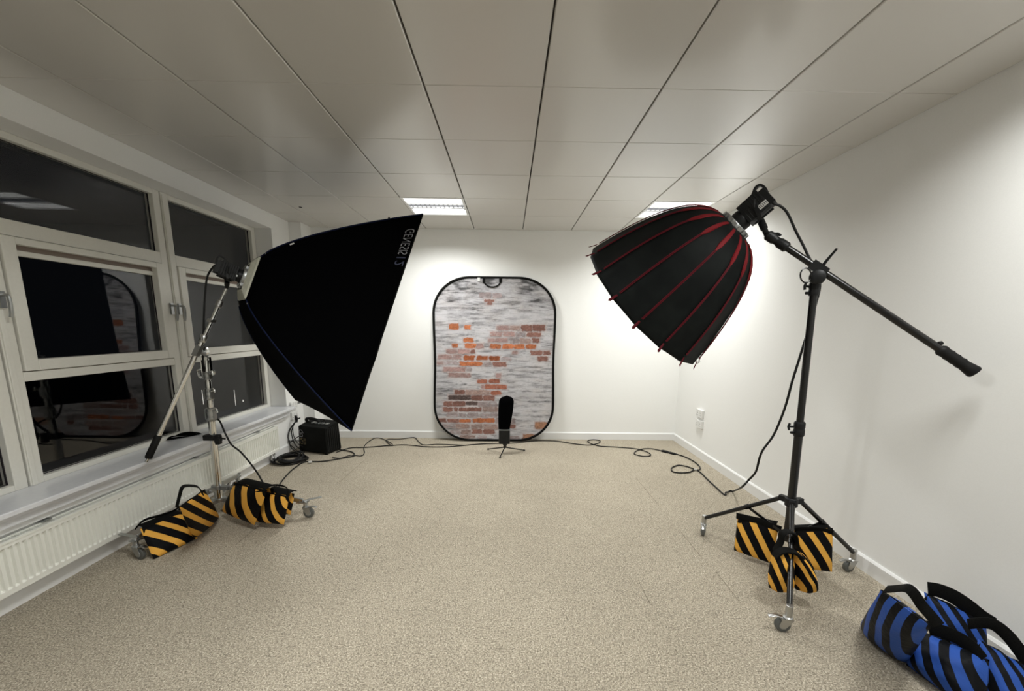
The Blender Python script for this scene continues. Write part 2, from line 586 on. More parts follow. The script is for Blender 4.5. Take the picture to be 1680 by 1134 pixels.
def window(n, y0, y1, handle):
    """one bay: top light, hinged middle pane, bottom light"""
    t = thing('window_%d' % n, None, None, (XF, (y0 + y1) / 2, ZS), kind='structure')
    FB = XF - .07

    def rect(mb, ya, yb, za, zb, w, xf, xb):
        wl, wr, wb, wt = w
        mb.bb(xb, xf, ya, ya + wl, za, zb); mb.bb(xb, xf, yb - wr, yb, za, zb)
        mb.bb(xb, xf, ya + wl, yb - wr, za, za + wb); mb.bb(xb, xf, ya + wl, yb - wr, zb - wt, zb)
    mb = MB()
    g = .006
    rect(mb, y0 + g, y1 - g, ZS, ZT - .001, (.072, .062, .036, .040), XF, FB)
    mb.bb(FB, XF, y0 + .078, y1 - .068, 1.965, 2.052)     # transom under the top light
    mb.bb(FB, XF, y0 + .078, y1 - .068, 1.150, 1.205)     # transom above the bottom light
    mb.bb(FB, XF + .008, y0 + .012, y0 + .040, ZS, ZT - .02)
    mb.build('window_frame', M['frame'], t, smooth=False, bevel=.004)
    mb = MB()   # the hinged sash
    rect(mb, y0 + .085, y1 - .075, 1.210, 1.962, (.070, .060, .064, .040), XF + .012, XF - .055)
    mb.bb(XF - .05, XF - .02, y0 + .15, y1 - .13, 1.862, 1.893)
    s = mb.build('window_sash', M['frame'], t, smooth=False, bevel=.004)
    mb = MB()
    mb.bb(XF - .052, XF - .03, y0 + .155, y1 - .135, 1.893, 1.925)  # strip painted dark as the shadowed recess under the sash head
    mb.build('recess_shade_strip', M['recess_shade'], t, smooth=False)
    mb = MB()
    for (ya, yb, za, zb) in ((y0 + .076, y1 - .066, .575, 1.152), (y0 + .076, y1 - .066, 2.05, ZT - .038), (y0 + .15, y1 - .13, 1.27, 1.93)):
        rect(mb, ya, yb, za, zb, (.006, .006, .006, .006), XF - .036, XF - .048)
    mb.build('gasket', M['gasket'], t, smooth=False)
    for (ya, yb, za, zb) in ((y0 + .074, y1 - .064, .575, 1.154), (y0 + .074, y1 - .064, 2.048, ZT - .036), (y0 + .148, y1 - .128, 1.268, 1.932)):
        mb = MB(); mb.bb(XF - .046, XF - .040, ya, yb, za, zb)
        mb.build('pane', M['glass'], t, smooth=False)
    if handle:
        for yy in handle:
            mb = MB()
            mb.bb(XF + .010, XF + .022, yy - .014, yy + .014, 1.565, 1.655)
            mb.tube(smooth_path([V(XF + .02, yy, 1.635), V(XF + .050, yy, 1.632), V(XF + .056, yy, 1.60), V(XF + .052, yy, 1.545), V(XF + .046, yy, 1.515)], 5), .0085, 8)
            mb.build('handle', M['alu'], t)
    return t


BAYS = [(3.46, YE), (2.25, 3.46), (1.03, 2.25), (-.19, 1.03), (-1.40, -.19)]
for k, (a, c) in enumerate(BAYS):
    window(k + 1, a, c, [a + .035] + ([c - .045] if k == 1 else []))
mb = MB()
for (a, c) in BAYS[:-1]:
    mb.bb(XF - .07, XF - .03, a - .007, a + .007, ZS, ZT)
struct(mb.build('trim_4', M['gasket'], smooth=False))

# lamps far outside, seen small through the glass
for (px, py, h, lab) in [(384, 640, 26, 'thin lit street lamp far outside behind the far window bay, the left one'), (398.5, 656, 3, 'tiny lit street lamp far outside, right of the taller lit one'), (331, 640, 24, 'dim lit street lamp far outside, seen left of the chrome stand')]:
    a = at(px, py, X=-14); c = at(px + 1.2, py + h, X=-14)
    mb = MB(); mb.cyl((a.x, a.y, c.z), (a.x, a.y, a.z), (.013 if h > 5 else .025), n=8)
    tag(mb.build('street_lamp', M['street']), lab, 'street lamp', 'distant street lamps')
mb = MB(); mb.bb(-60, XL - .3, -40, 90, -5.2, -5.0)
struct(mb.build('ground', mat('dark_ground', (.05, .05, .05), .9), smooth=False))


# ------------------------------------------------------------------ radiator
def radiator():
    y0, y1, z0, z1 = .40, 4.33, .115, .388
    xb, xf = -2.598, -2.532
    t = thing('radiator', 'long low white ribbed panel radiator under the window sill', 'radiator', (xb, (y0 + y1) / 2, .06))
    mb = MB()
    n = int((y1 - y0 - .03) / .0305)
    p = (y1 - y0 - .03) / n
    vs, fs = [], []
    zz = [z0, z0 + .028, z0 + .036, z1 - .032, z1 - .024, z1]
    dd = [0, 0, 1, 1, 0, 0]
    cols = []
    for k in range(n):
        for (a, q) in ((0, 0), (.22, 0), (.36, 1), (.80, 1), (.94, 0)):
            cols.append((y0 + .015 + (k + a) * p, q))
    cols = [(y0, 0)] + cols + [(y1, 0)]
    for (y, q) in cols:
        for z, d in zip(zz, dd):
            vs.append((xf - (.013 * q * d), y, z))
    m_ = len(zz)
    for i in range(len(cols) - 1):
        for r in range(m_ - 1):
            fs.append((i * m_ + r, (i + 1) * m_ + r, (i + 1) * m_ + r + 1, i * m_ + r + 1))
    mb.add(vs, fs)
    mb.bb(xf - .020, xf - .016, y0, y1, z0, z1)
    mb.bb(xb + .010, xb + .016, y0, y1, z0, z1)
    mb.build('front_panel', M['rad'], t, smooth=False)
    mb = MB()
    mb.bb(xb + .004, xf + .002, y0, y0 + .012, z0 + .01, z1); mb.bb(xb + .004, xf + .002, y1 - .012, y1, z0 + .01, z1)
    mb.bb(xf - .012, xf + .004, y0, y1, z1 - .004, z1 + .006)
    mb.bb(xb + .004, xb + .014, y0, y1, z1 - .004, z1 + .006)
    k = y0
    while k < y1:
        mb.bb(xb + .01, xf - .008, k, k + .004, z1 - .004, z1 + .003); k += .013
    mb.build('top_grille', M['rad'], t, smooth=False)
    for yy in (.9, 2.12, 3.22, 4.05):
        mb = MB()
        mb.box((xb + .012, yy, z1 + .012), (.03, .045, .006))
        mb.build('bracket', M['alu'], t, smooth=False)
    for yy in (4.285, 4.235):
        mb = MB(); mb.cyl((xb + .03, yy, 0), (xb + .03, yy, z0 + .01), .010); mb.cyl((xb + .03, yy, .03), (xb + .03, yy, .075), .017)
        mb.build('pipe', M['plastic_w'], t)


radiator()


# ------------------------------------------------------------------ sockets
def socket(P, n_dir, w, h, lab):
    """P centre on the wall, n_dir = +1 faces +x, -1 faces -x"""
    t = thing('wall_socket', lab, 'socket', (P[0], P[1], P[2] - h / 2), 'twin sockets by the corners')
    mb = MB(); mb.box((P[0] + n_dir * .014, P[1], P[2]), (.028, w, h))
    mb.build('face_plate', M['plastic_w'], t, smooth=False, bevel=.003)
    for s in (-1, 1):
        mb = MB(); mb.box((P[0] + n_dir * .030, P[1] + s * w * .18, P[2] + h * .28), (.006, .012, .02))
        mb.build('switch', M['plastic_w'], t, smooth=False, bevel=.001)
        mb = MB()
        mb.box((P[0] + n_dir * .0285, P[1] + s * w * .25, P[2] + .004), (.002, .005, .011))
        for q in (-1, 1): mb.box((P[0] + n_dir * .0285, P[1] + s * w * .25 + q * .012, P[2] - .02), (.002, .009, .005))
        mb.build('pin_holes', M['gasket'], t, smooth=False)


socket((XR, 4.605, .520), -1, .148, .092, 'white twin wall socket on the right wall, the upper of two')
socket((XR, 4.597, .398), -1, .148, .092, 'white twin wall socket on the right wall, the lower of two')
socket((XL, 4.800, .532), 1, .140, .092, 'white twin wall socket at the end of the window sill, upper of two')
socket((XL, 4.800, .410), 1, .140, .092, 'white twin wall socket just under the sill end, above the black case')


# ------------------------------------------------------------------ brick print backdrop
def vnoise(x, y, seed):
    xi, yi = np.floor(x).astype(int), np.floor(y).astype(int)
    xf, yf = x - xi, y - yi
    xf = xf * xf * (3 - 2 * xf); yf = yf * yf * (3 - 2 * yf)

    def h(a, c):
        n = (a * 374761393 + c * 668265263 + seed * 974711) & 0x7fffffff
        n = ((n ^ (n >> 13)) * 1274126177) & 0x7fffffff
        return ((n ^ (n >> 16)) & 0xffff) / 65535.
    return (h(xi, yi) * (1 - xf) + h(xi + 1, yi) * xf) * (1 - yf) + (h(xi, yi + 1) * (1 - xf) + h(xi + 1, yi + 1) * xf) * yf


def fbm(x, y, seed, o=4):
    s, a, t = 0, 1, 0
    for k in range(o):
        s = s + a * vnoise(x * 2 ** k, y * 2 ** k, seed + k); t += a; a *= .55
    return s / t


BR_A = [(345, 460, 650, 720, 'o'), (525, 600, 665, 715, 'o'), (510, 635, 815, 868, 'o'), (375, 450, 885, 935, 'o'), (525, 665, 885, 940, 'o'), (670, 750, 885, 940, 'p'),
        (830, 960, 885, 940, 'o'), (975, 1118, 885, 940, 'o'), (1120, 1250, 885, 940, 'o'), (1262, 1385, 885, 938, 'o'), (915, 1062, 668, 720, 'p'), (1068, 1190, 668, 720, 'q'),
        (1205, 1333, 655, 730, 'r'), (1337, 1490, 650, 725, 'r'), (830, 975, 742, 792, 'p'), (990, 1130, 740, 795, 'p'), (1140, 1260, 740, 800, 'g'), (1275, 1440, 742, 795, 'r'),
        (805, 888, 818, 865, 'p'), (892, 1045, 815, 865, 'p'), (1060, 1190, 815, 870, 'g'), (1195, 1320, 815, 870, 'q'), (1335, 1425, 812, 865, 'r'), (310, 440, 955, 1005, 'p'),
        (445, 590, 955, 1005, 'p'), (600, 660, 955, 1005, 'r'), (1095, 1170, 970, 1003, 'p'), (1320, 1460, 960, 1010, 'r'), (1470, 1560, 960, 1010, 'r'), (210, 370, 1020, 1075, 'p'),
        (380, 490, 1020, 1078, 'p'), (515, 650, 1025, 1085, 'O'), (670, 805, 1030, 1080, 'O'), (820, 950, 1030, 1085, 'O'), (970, 1090, 1035, 1085, 'g'), (1405, 1530, 1030, 1085, 'r'),
        (705, 845, 280, 345, 'g'), (860, 970, 285, 345, 'g'), (765, 880, 362, 392, 'r'), (790, 855, 392, 425, 'r'), (440, 545, 585, 640, 'w'), (1150, 1300, 590, 645, 'w'), (1310, 1560, 590, 645, 'w')]
BR_B = [(165, 235, 65, 100, 'p'), (240, 385, 65, 102, 'g'), (400, 635, 68, 110, 'o'), (648, 735, 65, 115, 'g'), (745, 890, 68, 115, 'r'), (235, 460, 125, 172, 'p'), (475, 530, 130, 170, 'g'),
        (285, 515, 185, 232, 'p'), (785, 835, 185, 235, 'p'), (585, 690, 252, 292, 'R'), (710, 820, 250, 292, 'R'), (630, 660, 310, 355, 'p'), (665, 895, 305, 352, 'R'), (345, 455, 365, 412, 'r'),
        (460, 720, 365, 415, 'q'), (730, 835, 370, 415, 'R'), (280, 520, 420, 470, 'k'), (522, 645, 420, 475, 'r'), (650, 770, 420, 475, 'r'), (235, 325, 485, 540, 'r'), (330, 460, 485, 540, 'r'),
        (462, 590, 485, 525, 'k'), (593, 700, 490, 540, 'g'), (704, 800, 490, 540, 'g'), (225, 325, 550, 598, 'r'), (340, 380, 550, 595, 'r'), (390, 630, 550, 592, 'r'), (640, 800, 545, 595, 'q'),
        (260, 380, 610, 655, 'g'), (390, 465, 610, 655, 'g'), (480, 600, 605, 655, 'g'), (606, 720, 615, 655, 'g'), (725, 805, 610, 655, 'g'), (165, 260, 670, 712, 'r'), (270, 390, 675, 712, 'r'),
        (392, 515, 675, 712, 'o'), (540, 770, 665, 712, 'o'), (780, 990, 660, 720, 'g'), (200, 350, 730, 775, 'g'), (360, 500, 728, 780, 'q'), (520, 640, 730, 785, 'q'), (650, 800, 730, 785, 'q'),
        (920, 990, 730, 770, 'r'), (410, 520, 790, 840, 'q'), (530, 640, 785, 832, 'r'), (650, 770, 785, 832, 'r'), (1195, 1325, 700, 775, 'b'), (1070, 1200, 835, 890, 'b'), (290, 400, 795, 840, 'g'),
        (220, 350, 850, 890, 'g'), (400, 560, 850, 885, 'q'), (590, 690, 850, 890, 'g'), (930, 1040, 850, 890, 'g')]
BRICKS = [(690 + a / 7.304, 690 + b_ / 7.304, 440 + c / 7.304, 440 + d / 7.304, k) for (a, b_, c, d, k) in BR_A] + \
         [(690 + a / 6.3, 690 + b_ / 6.3, 580 + c / 6.3, 580 + d / 6.3, k) for (a, b_, c, d, k) in BR_B]
PAL = {'o': (.40, .135, .060), 'O': (.28, .085, .035), 'R': (.31, .115, .075), 'r': (.21, .105, .085), 'p': (.31, .185, .17), 'q': (.26, .17, .145), 'g': (.27, .21, .205), 'k': (.085, .06, .055), 'b': (.36, .19, .12), 'w': (.42, .40, .40)}


def backdrop():
    W2, H = .775, 2.12
    ybot, ytop = 5.16, 5.262
    t = thing('brick_backdrop', 'tall collapsible background printed with whitewashed orange brick, black rim, leaning on the back wall', 'backdrop', (-.185, 5.2, 0))
    xc = -.185

    def outline(z):           # half width at height z
        r = .47
        e_ = max(r - z, z - (H - r), 0) / r
        base = W2 - .012 * math.exp(-((z - 1.05) / .35) ** 2)
        return max(base - r * (1 - math.sqrt(max(0, 1 - e_ ** 2.15))), 0)

    def pos(u, v):
        z = .012 + v * (H - .024)
        hw = outline(z)
        x = u * (hw - .004)
        yb = ybot + (ytop - ybot) * (z / H) + .006 * math.sin(3.1 * x + 2 * z)
        return V(xc + x, yb, z * .998)
    nu, nv = 300, 420
    us = np.linspace(-1, 1, nu + 1); vs_ = .5 - .5 * np.cos(np.pi * np.linspace(0, 1, nv + 1))
    vs_ = .75 * np.linspace(0, 1, nv + 1) + .25 * vs_
    mb = MB()
    verts = []
    for v in vs_:
        for u in us: verts.append(pos(u, v))
    fs = []
    for j in range(nv):
        for i in range(nu):
            a = j * (nu + 1) + i
            fs.append((a, a + 1, a + nu + 2, a + nu + 1))
    mb.add(verts, fs)
    ob = mb.build('printed_cloth', [M['wall']], t, solid=.0)
    # the print: colours per vertex, laid out on the cloth (x across, z up)
    X = np.array([p.x for p in verts]); Z = np.array([p.z for p in verts])
    px = 712 + (X - (xc - W2)) / (2 * W2) * 198.0
    py = 725 - Z / H * 272.0
    jx = (fbm(px / 3.4, py / 3.0, 5) - .5) * 4.2; jy = (fbm(px / 3.6, py / 2.4, 9) - .5) * 2.8
    qx, qy = px + jx, py + jy
    base = np.stack([.50 + 0 * px, .487 + 0 * px, .505 + 0 * px], 1)
    streak = fbm(px / 20, py / 3.4, 21, 5); streak2 = fbm(px / 7, py / 1.4, 33, 4); fine = fbm(px / 2.2, py / .9, 35, 3)
    cl = fbm(px / 26, py / 14, 55, 3)
    sh = np.clip((streak - .46) * 3.0, 0, 1) * .50 + np.clip((streak2 - .56) * 5, 0, 1) * .34 * np.clip(cl * 3 - .9, 0, 1) + (fine - .5) * .22
    big = fbm(px / 40, py / 26, 44, 3)
    top = np.clip((522 - py) / 50, 0, 1) + .9 * np.clip(1 - np.hypot((px - 750) / 36, (py - 470) / 14), 0, 1) + .9 * np.clip(1 - np.hypot((px - 862) / 38, (py - 467) / 15), 0, 1)
    sh = sh + np.clip((big - .42) * 2.5, 0, 1) * .14 + top * (.15 + .9 * np.clip(fbm(px / 20, py / 10, 71) - .42, 0, 1) * 1.6)
    wob = 1.6 * np.sin(px / 13.) + 2.2 * (fbm(px / 14, py / 9, 66) - .5)
    row = np.floor((py + wob) / 8.35)
    course = np.abs(((py + wob) % 8.35) / 8.35 - .5)
    perp = np.abs(((px + 11 * (row % 2) + 3 * np.sin(row * 7)) % 22) / 22 - .5)
    vis = np.clip(fbm(px / 12, py / 6, 61) * 2.6 - .75, 0, 1)
    sh = sh + np.clip((.10 - course) * 10, 0, 1) * .30 * vis + np.clip((.035 - perp) * 25, 0, 1) * .16 * vis
    warm = np.clip(fbm(px / 18, py / 9, 77) * 2 - .9, 0, 1)[:, None]
    col = base * (1 - np.clip(sh, -.15, .86))[:, None] * (1 - warm * np.array([.0, .04, .09]))
    near = np.zeros(len(px))
    for (x0, x1, y0, y1, k) in BRICKS:
        if k in 'wg': continue
        d = np.maximum(np.maximum(x0 - qx, qx - x1), np.maximum(y0 - qy, qy - y1))
        near = np.maximum(near, np.clip(1 - d / 3.0, 0, 1))
    ros = np.array([.52, .41, .385]) * (1.12 - .45 * streak2 - .25 * fine)[:, None]
    col = col * (1 - .7 * near[:, None]) + ros * (.7 * near[:, None])
    tex = .55 * fbm(px / 1.6, py / 1.3, 81, 4) + .45 * fbm(px / 5, py / 2.5, 83, 3)
    patch = fbm(px / 5, py / 3, 93, 3)
    for n_, (x0, x1, y0, y1, k) in enumerate(BRICKS):
        # rounded, chipped rectangle
        ax_ = np.maximum(np.abs(qx - (x0 + x1) / 2) - (x1 - x0) / 2 + 2.2, 0); ay_ = np.maximum(np.abs(qy - (y0 + y1) / 2) - (y1 - y0) / 2 + 2.2, 0)
        d = np.hypot(ax_, ay_) - 2.2
        d = np.where((ax_ == 0) & (ay_ == 0), -2.0, d)
        a = np.clip(.5 - d * 1.3, 0, 1)
        c = np.array(PAL[k]) * (.78 + .4 * ((n_ * 37) % 10) / 10)
        cc = c[None, :] * (.25 + 1.5 * tex)[:, None]
        a = a * np.clip(.55 + 1.5 * patch, 0, 1)
        if k in 'pqgw': a = a * np.clip(.15 + 1.6 * patch, 0, 1) * (.5 if k == 'w' else .85)
        col = col * (1 - a[:, None]) + cc * a[:, None]
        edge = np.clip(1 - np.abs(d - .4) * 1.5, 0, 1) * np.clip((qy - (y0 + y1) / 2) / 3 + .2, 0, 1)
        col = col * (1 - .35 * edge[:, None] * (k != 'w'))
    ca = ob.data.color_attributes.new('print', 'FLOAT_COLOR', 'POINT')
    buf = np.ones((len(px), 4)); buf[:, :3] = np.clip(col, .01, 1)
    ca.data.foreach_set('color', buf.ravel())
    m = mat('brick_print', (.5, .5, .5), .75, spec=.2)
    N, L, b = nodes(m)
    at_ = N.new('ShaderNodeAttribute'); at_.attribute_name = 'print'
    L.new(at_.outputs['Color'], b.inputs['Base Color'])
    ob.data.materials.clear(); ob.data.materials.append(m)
    # spring rim
    pts = []
    zs = [i / 60 for i in range(61)]
    zz = [H * (.5 - .5 * math.cos(math.pi * q)) for q in zs]
    for z in zz: pts.append((outline(z), z))
    path = [V(xc + a, ybot + (ytop - ybot) * (z / H), z * .985 + .016) for (a, z) in pts] + [V(xc - a, ybot + (ytop - ybot) * (z / H), z * .985 + .016) for (a, z) in reversed(pts)]
    # resample evenly
    out = [path[0]]
    for p in path[1:]:
        if (p - out[-1]).length > .03: out.append(p)
    mb = MB(); mb.tube(out, .016, 8, closed=True)
    mb.build('spring_rim', M['webbing'], t)
    mb = MB()
    hp = [at(792.5, 455, Y=5.245), at(794, 463, Y=5.245), at(800, 469, Y=5.242), at(808, 471, Y=5.24), at(816, 469, Y=5.242), at(821, 463, Y=5.245), at(822, 455, Y=5.245)]
    mb.tube(smooth_path(hp, 5), .008, 8)
    for x in (793.5, 821): mb.box(at(x, 459, Y=5.246), (.03, .008, .07))
    mb.build('carry_handle', M['webbing'], t)
    mb = MB(); mb.box(at(785.5, 458.5, Y=5.249), (.032, .004, .045))
    mb.build('care_label', M['label'], t, smooth=False)


backdrop()


# ------------------------------------------------------------------ castors, shared by both stands
def castor(parent, base, direction, r=.036, stem_top=.12, mt='steel', brake=True, spin=None):
    """base = floor point under the wheel, direction = unit vector the fork trails towards"""
    d = Vector((direction[0], direction[1], 0)).normalized()
    s = Vector((-d.y, d.x, 0))
    c = Vector((base[0], base[1], r))
    top = c - d * .028
    mb = MB()
    for q in (-1, 1):        # fork cheeks
        a = c + s * q * .016
        vs = []
        for (u, w) in ((-.040, r * .85), (.012, r * .95), (.020, .15 * r), (.010, -.012), (-.008, -.012), (-.030, .35 * r)):
            for o in (-.0015, .0015): vs.append(a + d * u + V(0, 0, w) + s * o)
        n = 6
        fs = [tuple(2 * k for k in range(n)), tuple(2 * k + 1 for k in range(n))[::-1]]
        fs += [(2 * k, 2 * ((k + 1) % n), 2 * ((k + 1) % n) + 1, 2 * k + 1) for k in range(n)]
        mb.add(vs, fs)
    mb.obox(c + d * -.014 + V(0, 0, r * .98), (.058, .036, .005), d, s, V(0, 0, 1))
    mb.lathe(c - d * .022 + V(0, 0, r + .001), (0, 0, 1), [(0, .021), (.006, .023), (.010, .018), (.014, .012)], 14)
    mb.cyl(c - d * .022 + V(0, 0, r + .012), c - d * .022 + V(0, 0, stem_top), .010)
    k = mb.build('castor', M[mt], parent)
    mb = MB()
    mb.lathe(c - s * .012, s, [(0, r * .78), (.003, r * .97), (.008, r), (.016, r), (.021, r * .97), (.024, r * .78)], 24)
    mb.build('wheel', M['wheel'], k)
    mb = MB()
    mb.lathe(c - s * .0165, s, [(0, r * .2), (.002, r * .52), (.031, r * .52), (.033, r * .2)], 16)
    mb.build('wheel_hub', M['wheel_hub'], k)
    if brake:
        mb = MB()
        mb.tube([c + d * .005 + V(0, 0, r + .004), c + d * .04 + V(0, 0, r + .012), c + d * .068 + V(0, 0, r + .002)], 0, flat=(.012, .002, s))
        mb.build('brake_lever', M['steel'], k)
    return k


def knob(mb, p, d, L_=.05, wing=.022):
    d = Vector(d).normalized()
    p = Vector(p)
    mb.cyl(p, p + d * L_, .006, n=8)
    q = p + d * L_
    t = d.cross(V(0, 0, 1)); t = t.normalized() if t.length > .1 else V(1, 0, 0)
    u = d.cross(t)
    mb.tube([q - u * wing - d * .002, q + d * .004, q + u * wing - d * .002], .0065, 8)


# ------------------------------------------------------------------ right stand with boom
def right_stand():
    P0 = V(1.700, 2.25, .26)                       # lower collar
    HUB = V(1.708, 2.262, .484)
    TOP = at(1337, 462, Y=2.262)
    PIV = at(1343, 441, Y=2.235)
    END = at(1596, 609, Y=1.86)
    TIP = PIV + (PIV - END).normalized() * .30
    t = thing('light_stand', 'tall black wheeled light stand with a long boom arm, by the right wall', 'light stand', (1.70, 2.26, 0), 'boom light stands')
    ax = (TOP - HUB).normalized()
    MID = HUB + ax * ((.93 - .484) / ax.z)
    mb = MB(); mb.cyl(HUB - ax * .26, MID + ax * .02, .0225, n=20)
    mb.build('lower_pole', M['black_metal'], t)
    mb = MB(); mb.cyl(MID - ax * .02, TOP, .0185, n=20)
    mb.build('upper_pole', M['black_metal'], t)
    for (c, r, h, kd) in ((MID, .029, .085, (-1, .1, 0)), (TOP - ax * .04, .026, .07, (-1, -.2, .1))):
        mb = MB(); mb.lathe(c - ax * h / 2, ax, [(0, r * .9), (.008, r), (h * .4, r), (h * .45, r * .93), (h * .55, r * .93), (h * .6, r), (h - .008, r), (h, r * .85)], 18)
        cl = mb.build('collar', M['black_plastic'], t)
        mb = MB(); knob(mb, c + V(-r, 0, .012), kd, .03, .02); mb.cyl(c + V(-r, 0, -.022), c + V(-r - .02, -.004, -.022), .008, n=10)
        mb.build('wing_knob', M['black_plastic'], cl)
    feet = [at(1149, 874, Z=0), V(2.195, 2.30, 0), at(1290, 1040, Z=0)]
    mb = MB()
    mb.lathe(HUB - ax * .035, ax, [(0, .028), (.005, .034), (.05, .034), (.056, .027)], 20)
    for f in feet:
        d = V(f.x - HUB.x, f.y - HUB.y, 0).normalized()
        mb.obox(HUB + d * .045, (.045, .030, .032), d, V(-d.y, d.x, 0), V(0, 0, 1))
    mb.build('hub', M['black_plastic'], t)
    lc = HUB - ax * .225
    mb = MB(); mb.lathe(lc - ax * .02, ax, [(0, .026), (.005, .03), (.035, .03), (.04, .024)], 20)
    mb.build('lower_collar', M['black_plastic'], t)
    for k, f in enumerate(feet):
        d = V(f.x - HUB.x, f.y - HUB.y, 0).normalized()
        a = HUB + d * .055
        e_ = V(f.x, f.y, .125) - d * .020
        mb = MB(); mb.cyl(a, e_, .0135, n=14)
        mb.cyl(a + (e_ - a) * .38, a + (e_ - a) * .42, .017, n=14)
        lg = mb.build('leg', M['black_metal'], t)
        mb = MB(); mb.cyl(e_ + V(0, 0, .022), e_ + V(0, 0, -.038), .0165, n=14)
        mb.build('leg_socket', M['steel'], lg)
        mb = MB(); c = a + (e_ - a) * .40
        mb.tube([lc + d * .02, c], 0, flat=(.009, .003, V(0, 0, 1)))
        mb.build('brace', M['black_metal'], t)
        dirs = [V(-.25, -.5, 0), V(-.75, -.1, 0), V(-.9, .15, 0)]
        castor(t, (e_ + dirs[k].normalized() * .022)[:2], dirs[k], .037, .10, 'steel')
    # pivot clamp
    bd = (END - PIV).normalized()
    mb = MB()
    mb.cyl(TOP - ax * .01, TOP + ax * .05, .016)
    side = bd.cross(V(0, 0, 1)).normalized()
    c = PIV - V(0, 0, .045)
    mb.lathe(c - side * .035, side, [(0, .030), (.006, .038), (.02, .038), (.024, .03), (.046, .03), (.05, .038), (.064, .038), (.07, .03)], 22)
    mb.obox(PIV, (.085, .055, .050), bd, side, bd.cross(side))
    cl = mb.build('boom_clamp', M['black_plastic'], t)
    mb = MB()
    mb.tube(smooth_path([PIV + bd * .03 - side * .03, PIV + bd * .02 + side * -.045 + V(0, 0, .03), at(1373, 408, Y=2.20)], 4), [.012, .012, .011, .010, .009, .008, .007, .006, .006], 8)
    mb.build('clamp_lever', M['black_plastic'], cl)
    mb = MB()
    ring = [at(1322 + 9 * math.cos(q), 452 + 12 * math.sin(q), Y=2.22) for q in [2 * math.pi * k / 20 for k in range(20)]]
    mb.tube(ring, .0035, 6, closed=True)
    mb.build('safety_ring', M['black_metal'], cl)
    # boom
    mb = MB(); mb.cyl(TIP, END, .0175, n=20)
    bm = mb.build('boom_arm', M['black_metal'], t)
    mb = MB(); g0 = END - bd * .16
    mb.lathe(g0, bd, [(0, .019), (.01, .026)] + [(.02 + .014 * k, .0235 if k % 2 else .026) for k in range(8)] + [(.135, .026), (.165, .030), (.172, .026)], 18)
    mb.build('hand_grip', M['black_rubber'], bm)
    mb = MB(); knob(mb, g0 + V(0, 0, .015), (.3, 0, 1), .012, .01)
    mb.build('grip_screw', M['black_plastic'], bm)
    mb = MB()
    mb.lathe(TIP - bd * .03, bd, [(0, .018), (.01, .027), (.05, .027), (.06, .022), (.075, .022), (.085, .027), (.13, .027), (.14, .018)], 18)
    knob(mb, TIP + bd * .03 + V(0, 0, .02), (.3, -.3, 1), .012, .02)
    mb.build('boom_head', M['black_plastic'], bm)
    return TIP - bd * .03, PIV, TOP


R_TIP, R_PIV, R_TOP = right_stand()


def frame3(yaw, tilt, roll=0):
    d = V(math.cos(yaw) * math.cos(tilt), math.sin(yaw) * math.cos(tilt), -math.sin(tilt))
    h = V(-math.sin(yaw), math.cos(yaw), 0)
    v = d.cross(h)
    c, s = math.cos(roll), math.sin(roll)
    return d, c * h + s * v, -s * h + c * v


